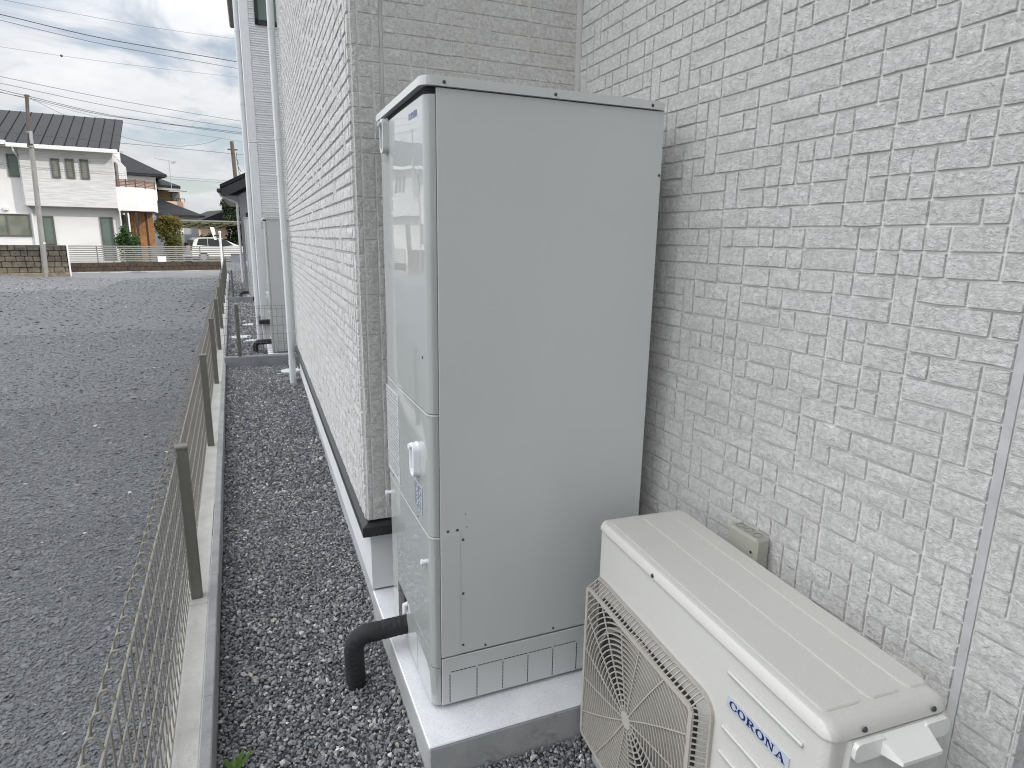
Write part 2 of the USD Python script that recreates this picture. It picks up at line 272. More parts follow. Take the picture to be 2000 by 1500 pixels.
mat('old_stone', {'g': ('geometry', {}), 'n': ('noise_texture', {'scale': 3.2, 'detail': 7, 'roughness': .68}), 'sep': ('separate_xyz', {}), 'zz': ('math', {'math_type': 'multiply_add', 'value2': -.28, 'value3': .16}), 'ad': ('math', {'math_type': 'add'}),
    'r': ('rgb_ramp', {'ramp': [(.30, (.034, .031, .027)), (.47, (.072, .064, .052)), (.62, (.125, .108, .082)), (.78, (.21, .18, .13))]}), 'b': ('bump', {'strength': .7, 'distance': .03}), 'p': ('principled_bsdf', {'roughness': .9})},
    [('g.position', 'n.vector'), ('g.position', 'sep.vector'), ('sep.z', 'zz.value1'), ('zz.value', 'ad.value1'), ('n.fac', 'ad.value2'), ('ad.value', 'r.fac'), ('r.color', 'p.base_color'), ('n.fac', 'b.height'), ('b.normal', 'p.normal')])
plain('brown_brick', (.05, .036, .026), .85, var=.4, vscale=5)
plain('brown_mortar', (.05, .04, .032), .9)
plain('alu_fence', (.22, .215, .20), .4, var=.06, vscale=5)
plain('pole_concrete', (.235, .23, .22), .85, var=.18, vscale=2.5, bump=.3, bscale=30, bdist=.004)
plain('pole_wood', (.10, .085, .07), .85, var=.25, vscale=6)
plain('cable', (.05, .05, .058), .6)
plain('antenna_metal', (.35, .36, .37), .4, metal=.5)
plain('car_white', (.74, .75, .77), .25, coat=1.0, var=.01)
plain('car_glass', (.03, .035, .04), .08)
plain('tyre', (.02, .02, .02), .8)
plain('lamp_red', (.09, .008, .008), .25)
plain('peach_wall', (.60, .44, .34), .8, var=.05)
plain('tan_blind', (.30, .22, .14), .8, var=.1)
mat('carport_sheet', {'d': ('principled_bsdf', {'base_color': (.34, .34, .25), 'roughness': .4}), 't': ('translucent_bsdf', {'color': (.42, .42, .30)}), 'm': ('mix_closure', {'fac': .55})}, [('d.BSDF', 'm.closure1'), ('t.BSDF', 'm.closure2')], surface='m.closure')
plain('sheet_grey', (.17, .185, .22), .4, var=.05)
plain('green_roof', (.10, .19, .12), .6)
plain('bark', (.09, .07, .05), .9, var=.2)
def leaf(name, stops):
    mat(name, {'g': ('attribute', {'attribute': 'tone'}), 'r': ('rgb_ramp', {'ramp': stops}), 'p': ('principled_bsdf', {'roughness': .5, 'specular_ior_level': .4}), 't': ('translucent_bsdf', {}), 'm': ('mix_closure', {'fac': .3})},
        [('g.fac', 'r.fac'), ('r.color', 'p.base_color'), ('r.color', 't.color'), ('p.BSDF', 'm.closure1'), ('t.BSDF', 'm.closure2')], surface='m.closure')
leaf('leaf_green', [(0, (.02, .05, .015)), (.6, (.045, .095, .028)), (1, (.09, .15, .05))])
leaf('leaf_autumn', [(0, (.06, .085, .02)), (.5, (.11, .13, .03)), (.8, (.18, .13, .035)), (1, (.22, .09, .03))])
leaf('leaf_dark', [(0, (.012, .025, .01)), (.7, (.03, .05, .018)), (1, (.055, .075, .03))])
leaf('weed_leaf', [(0, (.07, .14, .025)), (1, (.16, .27, .06))])

# ------------------------------------------------------------------ ground, lot, road
def sheet(x0, x1, y0, y1, nx, ny, zf):
    X, Y = np.meshgrid(np.linspace(x0, x1, nx), np.linspace(y0, y1, ny)); v = np.stack([X, Y, zf(X, Y)], -1).reshape(-1, 3)
    i, j = np.meshgrid(np.arange(ny-1), np.arange(nx-1), indexing='ij'); a = i*nx+j
    return MB().add(v, np.stack([a, a+1, a+nx+1, a+nx], -1).reshape(-1, 4))
sheet(-400, 400, -200, 700, 3, 3, lambda x, y: 0*x-.40).build('ground', 'earth', kind='structure')
def lot_z(x, y):
    sm = lambda t: np.clip(t, 0, 1)**2*(3-2*np.clip(t, 0, 1))
    z = -.125 + .03*(meshkit.noise(np.stack([x*.5, y*.5, 0*x], -1), 3)-.5) + .012*(meshkit.noise(np.stack([x*2.3, y*2.3, 0*x], -1), 5)-.5)
    return z + .16*sm((-6.4-x)/3)*sm((y-20)/4)
FX = lambda y: -.703-.0195*(y-.92)              # line of the fence posts
sheet(-22, -.74, -6, 27.5, 180, 260, lot_z).build('gravel_lot', 'lot_fines', kind='structure')
QO, QH = (-6.297, 36.0), 17.0                      # street frame: s along the street, d away from the viewer
qc, qs = math.cos(math.radians(QH)), math.sin(math.radians(QH))
def Q(s, d): return QO[0]+s*qc-d*qs, QO[1]+s*qs+d*qc
def qsheet(s0, s1, d0, d1, z, name, m, kind='structure', n=2):
    S, D = np.meshgrid(np.linspace(s0, s1, n), np.linspace(d0, d1, n)); x, y = Q(S, D)
    v = np.stack([x, y, 0*x+z], -1).reshape(-1, 3); i, j = np.meshgrid(np.arange(n-1), np.arange(n-1), indexing='ij'); a = i*n+j
    return MB().add(v, np.stack([a, a+1, a+n+1, a+n], -1).reshape(-1, 4)).build(name, m, kind=kind)
qsheet(-40, 40, -11.2, -6.42, -.165, 'road', 'asphalt')
for s0 in (-2.6, -1.5, -.4, 1.2): qsheet(s0, s0+.75, -7.35, -7.2, -.1605, 'road_line', 'road_paint')
qsheet(-40, 60, -6.3, 60, -.19, 'yard', 'earth')
x_, y_ = Q(-.55, -7.75)
MB().lathe([(0, .006), (.30, .006), (.31, 0)], (x_, y_, -.161), 28).build('manhole_cover', 'black_metal', label='dark round manhole cover in the road across the lot', cat='manhole cover')
def alley_z(x, y): return -.125 + .075*np.clip((y-2.0)/3.4, 0, 1) + .012*(meshkit.noise(np.stack([x*4, y*4, 0*x], -1), 9)-.5)
sheet(-.95, 3.0, -7.0, 26.0, 60, 300, lambda x, y: alley_z(x, y)-.006).build('alley_ground', 'alley_fines', kind='structure')

# gravel: inner strip (crushed stone), outer lot (slate chips)
def lattice(x0, x1, y0, y1, sp, seed, keep=None):
    g = np.random.default_rng(seed); X, Y = np.meshgrid(np.arange(x0, x1, sp), np.arange(y0, y1, sp)); p = np.stack([X.ravel(), Y.ravel()], 1)+g.uniform(-.5, .5, (X.size, 2))*sp
    return p if keep is None else p[keep(p[:, 0], p[:, 1])]
st = stones(14, 11, 3)
kx = lambda y: FX(y)+.076                        # inner face of the kerb
wallx = lambda y: -.036+.011*(y-.72)
def inner(x, y):
    a = (x > kx(y)) & (((y < -.145) & (x < .80)) | ((y >= -.145) & (x < np.where(y > .75, wallx(y), -.052))))
    return a & (y < 5.93)
near = lattice(-.74, .8, -.75, 2.2, .0106, 11, inner); mid = lattice(-.8, .1, 2.2, 5.95, .0155, 12, inner)
far1 = lattice(-.95, -.2, 6.08, 13.55, .028, 13, lambda x, y: (x > kx(y)) & (x < -.30+.011*(y-7)) | (x > kx(y)) & (y < 6.45) & (x < .1))
far2 = lattice(-1.2, -.45, 13.75, 23.8, .045, 14, lambda x, y: (x > kx(y)))
P, S = [], []
for p, d0 in ((near, .0158), (mid, .0205), (far1, .036), (far2, .055)):
    g = np.random.default_rng(len(p)); s = d0*np.clip(g.lognormal(0, .27, len(p)), .5, 1.9)
    P.append(np.column_stack([p, alley_z(p[:, 0], p[:, 1])+.010*g.random(len(p))+.001])); S.append(s)
scatter_mesh(st, np.vstack(P), np.concatenate(S), .6, 21, .8).build('alley_gravel', 'crushed_stone', label='grey crushed stone gravel filling the strip between fence and house', cat='gravel', kind='stuff')
def lotkeep(x, y): return (x < FX(y)-.075) & (x > -1.05-.43*np.maximum(y+.2, .0)-.25)
P, S = [], []
for (y0, y1, sp, d0) in ((-.5, 2.2, .0115, .0140), (2.2, 5, .0175, .0175), (5, 10, .034, .026), (10, 24, .09, .045)):
    p = lattice(-11, -.7, y0, y1, sp, int(y0*10+99), lotkeep); g = np.random.default_rng(int(y1*7)); s = d0*np.clip(g.lognormal(0, .42, len(p)), .35, 3.0)
    P.append(np.column_stack([p, lot_z(p[:, 0], p[:, 1])+.003*g.random(len(p))+.0005])); S.append(s)
scatter_mesh(stones(12, 9, 8), np.vstack(P), np.concatenate(S), .20, 22, .42).build('lot_gravel', 'slate_chip', label='dark slate chips strewn over the empty lot left of the fence', cat='gravel', kind='stuff')

# ------------------------------------------------------------------ our house: ashlar-pattern siding
TP = .0488
def ashlar(na, nb, seed):
    g = np.random.default_rng(seed); occ = np.zeros((nb, na), bool); out = []
    for r in range(nb):
        a = 0
        while a < na:
            if occ[r, a]: a += 1; continue
            run = 1
            while run < 4 and a+run < na and not occ[r, a+run]: run += 1
            u = g.random()
            if u < .09 and r+1 < nb and not occ[r+1, a] and (r == 0 or True):
                occ[r:r+2, a] = True; out.append((a, r, 1, 2)); a += 1; continue
            w = int(g.choice([1, 2, 3], p=[.36, .36, .28])); w = min(w, run, 3)
            occ[r, a:a+w] = True; out.append((a, r, w, 1)); a += w
    return out
CORNER = [0.0, .0235, .0715, .0972]             # the corner unit: a narrow, a broad and a narrow column
def corner_ashlar(nb, seed):
    g = np.random.default_rng(seed); occ = np.zeros((nb, 3), bool); out = []
    for r in range(nb):
        for a in range(3):
            if occ[r, a]: continue
            u = g.random(); w = 2 if a < 2 and not occ[r, a+1] and u < .24 else 1
            h = 1 if w == 2 else int(g.choice([1, 2, 3], p=[.42, .40, .18])); h = min(h, nb-r)
            occ[r:r+h, a:a+w] = True; out.append((a, r, w, h))
    return out
def tile_geo(place, a0, a1, b0, b1, g, h=.0048, bev=.0013):
    """one split-face tile: a bevelled plate whose rim and face are slightly uneven"""
    j = lambda k=.0006: g.normal(0, k)
    gb = .0023
    base = [(a0+gb, b0+gb), (a1-gb, b0+gb), (a1-gb, b1-gb), (a0+gb, b1-gb)]
    top = [(a0+gb+bev+j(), b0+gb+bev+j()), ((a0+a1)/2+j(.002), b0+gb+bev+j(.0008)), (a1-gb-bev+j(), b0+gb+bev+j()), (a1-gb-bev+j(), (b0+b1)/2+j(.002)), (a1-gb-bev+j(), b1-gb-bev+j()), ((a0+a1)/2+j(.002), b1-gb-bev+j(.0008)), (a0+gb+bev+j(), b1-gb-bev+j()), (a0+gb+bev+j(), (b0+b1)/2+j(.002))]
    v = [place(a, b, 0) for a, b in base] + [place(a, b, h+j(.0007)) for a, b in top] + [place((a0+a1)/2, (b0+b1)/2, h+.0008+j(.0008))]
    f = []
    for k in range(4):
        n = (k+1) % 4; t0, t1, t2 = 4+2*k, 5+2*k, 4+(2*k+2) % 8
        f += [(k, n, t1), (k, t1, t0), (n, t2, t1)]
    f += [(12, 4+k, 4+(k+1) % 8) for k in range(8)]
    return np.array(v), np.array(f)
HA = math.degrees(-.011)
house = thing('tiled_house', 'house clad in pale grey split-stone siding behind the water heater', 'house', (-.0615, .72, 0), HA)
ZB = .312
XB, YN = .8595, -1.785
eye_l = np.array([EYE[0]+.0615, EYE[1]-.72, EYE[2]])
walls = [  # name, place(a,b,h), regions of (a0, columns, seed), top rows
    ('return_wall', lambda a, b, h: (a, -h, b), [(0.0, 3, 5, 1), (.106, 15, 6, 1)], 53, MB().add([(0, .0, ZB), (XB, .0, ZB), (XB, .0, 5.3), (0, .0, 5.3)], [[0, 1, 2, 3]]), [(.0976, .106)]),
    ('right_wall', lambda a, b, h: (XB-h, -a, b), [(.012, 34, 7, 1), (1.6885, 2, 8, 1)], 53, MB().add([(XB, 0, ZB), (XB, YN, ZB), (XB, YN, 5.3), (XB, 0, 5.3)], [[0, 1, 2, 3]]), [(.001, .011), (.012+34*TP+.001, .012+34*TP+.0165)]),
    ('left_wall', lambda a, b, h: (-h, a, b), [(0.0, 1, 9, -1), (.055, 90, 10, -1)], 74, MB().add([(0, 4.45, ZB), (0, 0, ZB), (0, 0, 5.3), (0, 4.45, 5.3)], [[0, 1, 2, 3]]), [(.0490, .0545)]),
    ('front_wall', lambda a, b, h: (XB+a, YN-h, b), [(0.0, 20, 11, 1)], 30, MB().add([(XB, YN, ZB), (2.3, YN, ZB), (2.3, YN, 5.3), (XB, YN, 5.3)], [[0, 1, 2, 3]]), []),
]
cand = []
for wi, (wn, place, regs, rows, back, seals) in enumerate(walls):
    wp = back.build(wn, 'tile_joint', house)
    for a, b in seals:
        v = [place(a, ZB, .0), place(b, ZB, .0), place(b, 5.3, .0), place(a, 5.3, .0), place(a, ZB, .0038), place(b, ZB, .0038), place(b, 5.3, .0038), place(a, 5.3, .0038)]
        MB().add(v, [[0, 1, 5, 4], [1, 2, 6, 5], [2, 3, 7, 6], [3, 0, 4, 7], [4, 5, 6, 7]]).build('sealant_joint', 'sealant', wp)
    for (a0, na, seed, sgn) in regs:
        g = np.random.default_rng(seed+40)
        for (a, r, w, h) in (corner_ashlar(rows, seed) if seed == 5 else ashlar(na, rows, seed)):
            x0_, x1_ = (a0+a*TP, a0+(a+w)*TP) if seed != 5 else (CORNER[a], CORNER[a+w])
            v, f = tile_geo(place, x0_, x1_, ZB+r*TP, ZB+(r+h)*TP, g, *((.0085, .0036) if wn == 'left_wall' else (.0047, .0013)))
            if wn == 'left_wall': f = f[:, ::-1]
            c = v.mean(0); d = c-eye_l; dist = np.linalg.norm(d)
            nrm = np.array(place(0, 0, 1.0))-np.array(place(0, 0, 0.0)); vis = -(d@nrm)/dist
            px = 617*np.array([d[0]*math.cos(YAW)-d[1]*math.sin(YAW), d[2]])/max(d[0]*math.sin(YAW)+d[1]*math.cos(YAW), .1)
            hidden = (wn == 'return_wall' and c[0] > .12 and c[2] < 1.75) or (wn == 'right_wall' and c[1] > -.70 and c[2] < 1.15 and c[1]*.9+.25+(c[2]-.35)*.25 > 0) or px[0] > 545 or px[1] > 370 or wn == 'front_wall' and c[0] > 1.2
            cand.append((w*h*max(vis, 0)/dist**2*(0 if hidden else 1), wi, wp, v, f))
order = sorted(range(len(cand)), key=lambda i: -cand[i][0])
single = set(order[:300]); rest = {}
for i, (sc, wi, wp, v, f) in enumerate(cand):
    if i in single: MB().add(v, f).build('tile', 'tile', wp)
    else: rest.setdefault(wi, (MB(), wp))[0].add(v, f)
for wi, (m, wp) in rest.items(): m.build('tile_field', 'tile', wp, kind='stuff')
# upper walls above the tiled field stay as plain siding
MB().box(.012, 8.6, .02, 4.43, .0, 5.3).box(XB+.012, 8.6, YN+.012, .03, .0, 5.3).box(2.3, 8.6, -9.0, YN+.012, .0, 5.3).build('house_core', 'white_siding', house)  # last box is an unseen wing, added to block the sun
MB().prism([(-.3, 5.3), (4.3, 6.7), (9.2, 5.3), (9.2, 5.18), (4.3, 6.58), (-.3, 5.18)], -9.5, 4.95, 'y').build('roof', 'roof_slate', house)
MB().box(-.36, -.26, -.2, 4.95, 5.16, 5.28, .02).build('gutter', 'pvc_grey', house)
# foundation and drip flashing
MB().box(.0225, .3, .031, 4.43, -.45, ZB+.02).box(.2, XB+.2, .031, .3, -.45, ZB+.02).box(XB+.031, XB+.3, YN+.03, .1, -.45, ZB+.02).box(XB+.031, 2.3, YN+.031, YN+.3, -.45, ZB+.02).build('foundation', 'foundation', house)
prof = [(.03, .306), (.0, .303), (-.0235, .291), (-.0235, .252), (-.014, .247), (.03, .247)]
fl = MB()
def flash(path):   # path: corner points with outward offset directions (mitred)
    vs = []
    for (x, y, ox, oy) in path: vs.append([(x-p*ox, y-p*oy, z) for p, z in prof])
    vs = np.array(vs); n = len(prof); m = len(vs)
    i, j = np.meshgrid(np.arange(m-1), np.arange(n), indexing='ij')
    fl.add(vs.reshape(-1, 3), np.stack([i*n+j, (i+1)*n+j, (i+1)*n+(j+1) % n, i*n+(j+1) % n], -1).reshape(-1, 4))
flash([(0, 4.45, -1, 0), (0, 0, -1, -1), (XB, 0, -1, -1), (XB, YN, -1, -1), (2.3, YN, 0, -1)])
fl.build('drip_flashing', 'black_metal', house)

# ------------------------------------------------------------------ water heater
W_ = .585
def heater():
    t = thing('water_heater', 'tall grey hot water tank on a concrete pad against the stone siding', 'water heater')
    MB().box(.028, .70, .012, .56, .012, 1.757, .004).build('tank_casing', 'panel_paint', t)
    MB().box(.0285, .700, .0, .011, .1655, 1.757, .0015).build('side_panel', 'panel_paint', t)
    def ring(y0=0.0, y1=W_, r=.03):   # outline of a front panel seen from above: rounded both ends, slightly convex
        pts = [(.0262, y0)] + [(r-r*math.sin(a)*1.0, y0+r-r*math.cos(a)) for a in np.linspace(.12, math.pi/2, 7)]
        pts += [(-.0022*math.sin(math.pi*k), y0+r+(y1-y0-2*r)*k) for k in np.linspace(.08, .92, 9)]
        pts += [(r-r*math.cos(a), y1-r+r*math.sin(a)) for a in np.linspace(0, math.pi/2, 7)] + [(.0262, y1)]
        return pts
    for z0, z1, nm in ((.9265, 1.741, 'upper_front_panel'), (.5615, .9235, 'middle_front_panel')):
        MB().prism(ring(), z0, z1).build(nm, 'gloss_panel', t, smooth=40)
        if z1 < 1: MB().prism(Polygon(ring()).buffer(.0012), z1-.0035, z1+.0002).build('seam_highlight', 'lid_paint', t, smooth=40)  # pale bead added along the seam to give it a bright highlight
    MB().prism(ring(), .181, .5585).prism(ring(0, .34), .134, .181).prism([(.0262, .47), (0, .47), (0, .555), (.01, .577), (.0262, .585)], .134, .181).build('lower_front_panel', 'gloss_panel', t, smooth=40)
    MB().prism(Polygon(ring()).buffer(.0012), .555, .5588).build('seam_highlight', 'lid_paint', t, smooth=40)  # lighter paint carries the highlight of the lower seam
    c0 = [p for p in ring() if p[1] < .18]
    MB().prism(c0 + [(0, .183), (.0262, .183)], .004, .1315).build('base_cover', 'gloss_panel', t, smooth=40)
    MB().prism([(.0262, .187), (0, .187), (0, .34), (.0262, .34)], .004, .1315).build('base_cover', 'gloss_panel', t, smooth=40)
    MB().prism([(.0262, .47), (0, .47), (0, .555), (.01, .577), (.0262, .585)], .004, .1315).build('base_cover', 'gloss_panel', t, smooth=40)
    MB().box(.0215, .0268, .33, .48, .006, .135).build('opening_shade', 'gap_shade', t)  # dark panel painted as the unlit inside of the pipe cut-out
    MB().box(.0245, .0278, .004, .56, .006, 1.752).build('shadow_gap', 'gap_shade', t)
    lid = rrect(-.012, .706, -.008, W_+.012, .03, 6)
    ld = MB()
    for off, za, zb in ((0, 1.7595, 1.7775), (-.003, 1.7775, 1.7815), (-.008, 1.7815, 1.7835)): ld.prism(lid.buffer(off), za, zb)
    ld.build('lid', 'lid_paint', t)
    MB().prism(rrect(.004, .69, .006, W_-.004, .02), 1.741, 1.7594).build('lid_shade_band', 'gap_shade', t)  # dark band added for the shade under the lid overhang
    # leg cover with knock-out plates, each in a slotted outline
    MB().box(.0285, .70, -.0035, .0, .003, .163, .0012).build('leg_cover', 'panel_paint', t)
    ks = [.053, .14, .226, .312, .40, .487]
    for a, b in zip(ks[:-1], ks[1:]): MB().box(a+.0016, b-.0016, -.0043, -.0034, .0045, .1115).build('knockout_plate', 'panel_paint', t)
    for k in range(6):
        s = MB()
        for z in np.arange(.008, .108, .0125): s.box(ks[k]-.0012, ks[k]+.0012, -.0041, -.003, z, z+.0105)
        s.build('perforation', 'gap_shade', t)
    for a, b in zip(ks[:-1], ks[1:]):
        s = MB()
        for x in np.arange(a+.004, b-.010, .0135): s.box(x, x+.0105, -.0041, -.003, .1125, .1147)
        s.build('perforation', 'gap_shade', t)
    MB().box(.0295, .0885, -.0014, .0, .166, .565, .0006).build('access_plate', 'panel_paint', t)
    def screw(x, y, z, ax, r=.0042):
        m = MB().lathe([(0, r*.75), (r*.55, r*.62), (r*.95, r*.2), (r, 0)], n=10); M = np.eye(4)
        M[:3, :3] = {'y': [[1, 0, 0], [0, 0, -1], [0, 1, 0]], 'x': [[0, 0, -1], [1, 0, 0], [0, -1, 0]]}[ax]; M[:3, 3] = (x, y, z)
        m.xf(M).build('screw', 'screw', t, smooth=True)
    for x, z in ((.047, 1.7685), (.35, 1.7685), (.652, 1.7685)): screw(x, -.008, z, 'y', .0046)
    for x, z in ((.051, .575), (.079, .575), (.0965, .542), (.0965, .368), (.0965, .195), (.168, .177), (.40, .179), (.693, 1.584)): screw(x, .0, z, 'y')
    for x, z in ((.104, .621), (.108, .58)): screw(x, .0, z, 'y', .002)
    for y, z in ((.138, .571), (.495, .577), (.057, 1.077), (.571, 1.078)): screw(-.0012, y, z, 'x', .003)
    for y, z in ((.572, .48), (.056, .462)):
        MB().tube([(.002, y, z), (-.012, y, z)], .0065, 10).tube([(-.009, y, z), (-.016, y, z)], .0085, 6).build('bolt', 'white_plastic', t)
    def handle(y, z, mname):
        h = MB().prism(rrect(y-.026, y+.026, z-.052, z+.052, .02), -.0035, -.0005, 'x')
        ho = rrect(y-.025, y+.025, z-.05, z+.05, .02); hi = rrect(y-.016, y+.016, z-.041, z+.041, .013)
        h.prism(Polygon(ho.exterior.coords, [hi.exterior.coords[::-1]]), -.020, -.0035, 'x')
        hp = h.build('grip_handle', mname, t, smooth=30)
        MB().tube([(-.002, y+.013, z+.037), (-.026, y+.013, z+.037)], .0085, 6).build('bolt', mname, hp)
    handle(.452, 1.70, 'lid_paint'); handle(.135, .757, 'white_plastic')
    lb = MB().box(-.0036, -.0012, .379, .567, .585, .893).build('warning_label', 'label_grey', t)
    g = np.random.default_rng(4); s = MB(); z = .884
    while z > .60:
        y = .56; h_ = g.choice([.0035, .005, .007])
        while y > .40:
            w = g.uniform(.01, .05); s.box(-.0041, -.0035, max(y-w, .384), y, z-h_, z); y -= w+g.uniform(.003, .012)
        z -= h_+g.uniform(.004, .007)
    s.build('print_lines', 'print_grey', lb)
    lb = MB().box(-.0030, -.0006, .082, .174, .598, .683).build('rating_plate', 'label_silver', t); s = MB(); z = .677
    while z > .604:
        y = .170
        while y > .10:
            w = g.uniform(.008, .03); s.box(-.0035, -.0029, max(y-w, .086), y, z-.0035, z); y -= w+g.uniform(.004, .02)
        z -= .0065
    s.build('print_lines', 'print_dark', lb)
    word('CORONA', .0155, .0008).xf([[0, 0, -1, -.0012], [-1, 0, 0, .170], [0, 1, 0, 1.702], [0, 0, 0, 1]]).build('maker_lettering', 'logo_violet', t)
    return t
# slab-serif capitals drawn from outlines
def glyph(c):
    def el(cx, cy, rx, ry): return affinity.scale(Point(cx, cy).buffer(1, 24), rx, ry)
    def bar(x0, y0, x1, y1, w): return Polygon([(x0-w/2, y0), (x0+w/2, y0), (x1+w/2, y1), (x1-w/2, y1)])
    sf = lambda x, y, w=.30, h=.075: sbox(x-w/2, y, x+w/2, y+h)
    if c == 'O': return el(.46, .5, .46, .52).difference(el(.46, .5, .26, .43)), .95
    if c == 'C':
        o = el(.46, .5, .46, .52).difference(el(.48, .5, .27, .43)).difference(sbox(.62, .36, 1.2, .66)); return o.union(sbox(.74, .60, .82, .97)), .90
    if c == 'R':
        bowl = affinity.scale(Point(.46, .72).buffer(1, 20), .36, .285).difference(affinity.scale(Point(.44, .72).buffer(1, 20), .17, .20)).difference(sbox(-.2, .3, .30, 1.1))
        return unary_union([sbox(.12, 0, .32, 1), sbox(.12, .93, .48, 1.005), sbox(.12, .44, .48, .52), bowl, bar(.50, .46, .80, 0, .2), sf(.22, 0, .42), sf(.84, 0, .30), sf(.2, .93, .38)]), 1.0
    if c == 'N': return unary_union([sbox(.14, 0, .22, 1), sbox(.72, 0, .80, 1), Polygon([(.12, 1), (.36, 1), (.80, 0), (.68, 0)]), sf(.18, 0, .34), sf(.76, .925, .34), sf(.16, .925, .30)]), .98
    if c == 'A': return unary_union([Polygon([(.42, 1.02), (.54, 1.02), (.94, 0), (.70, 0)]), Polygon([(.42, 1.02), (.50, 1.02), (.20, 0), (.10, 0)]), sbox(.24, .28, .72, .36), sf(.15, 0, .32), sf(.82, 0, .36)]), 1.0
def word(text, hgt, depth, stretch=1.0):
    m, x = MB(), 0
    for c in text:
        g, adv = glyph(c); g = affinity.scale(affinity.translate(g, x, 0), hgt*stretch, hgt, origin=(0, 0))
        for q in getattr(g, 'geoms', [g]): m.prism(q, 0, depth)
        x += adv+.06
    return m
hw = heater()

# concrete pad under the heater
t = thing('concrete_pad', 'pale concrete pad under the near water heater beside the gravel', 'concrete pad')
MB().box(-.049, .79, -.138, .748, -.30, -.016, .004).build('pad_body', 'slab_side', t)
MB().box(-.0475, .7885, -.1365, .7465, -.016, -.010, .003).build('pad_top', 'slab_top_skylit', t)  # skin of the same pad, lightened to carry the skylight
pad0 = t
# black insulated drain pipe
def drain():
    t = thing('insulated_pipe', 'black foam-wrapped pipe bending from the near water heater down into gravel', 'pipe')
    pts = [(.06, .355, .072), (.0, .355, .068), (-.05, .356, .066), (-.10, .356, .064)] + [(-.130-.052*math.sin(a), .356, .012+.052*math.cos(a)) for a in np.linspace(.1, math.pi/2, 7)] + [(-.182, .353, -.03), (-.181, .35, -.08), (-.180, .349, -.16)]
    p = np.array(pts); d = np.concatenate([[0], np.cumsum(np.linalg.norm(np.diff(p, axis=0), axis=1))]); u = np.linspace(0, d[-1], 90)
    p = np.stack([np.interp(u, d, p[:, k]) for k in range(3)], 1)
    g = np.random.default_rng(2); r = .0325+.0007*np.sin(u*330)+.0010*g.normal(size=90).cumsum().clip(-2, 2)*.3
    MB().tube(p, r, 18).build('pipe_wrap', 'foam', t, smooth=60)
    MB().tube([(.03, .400, .02), (.012, .400, .02), (.012, .400, .115), (.03, .400, .115)], .014, 10).build('valve_pipe', 'pvc_grey', t, smooth=60)
    return t
pipe0 = drain()

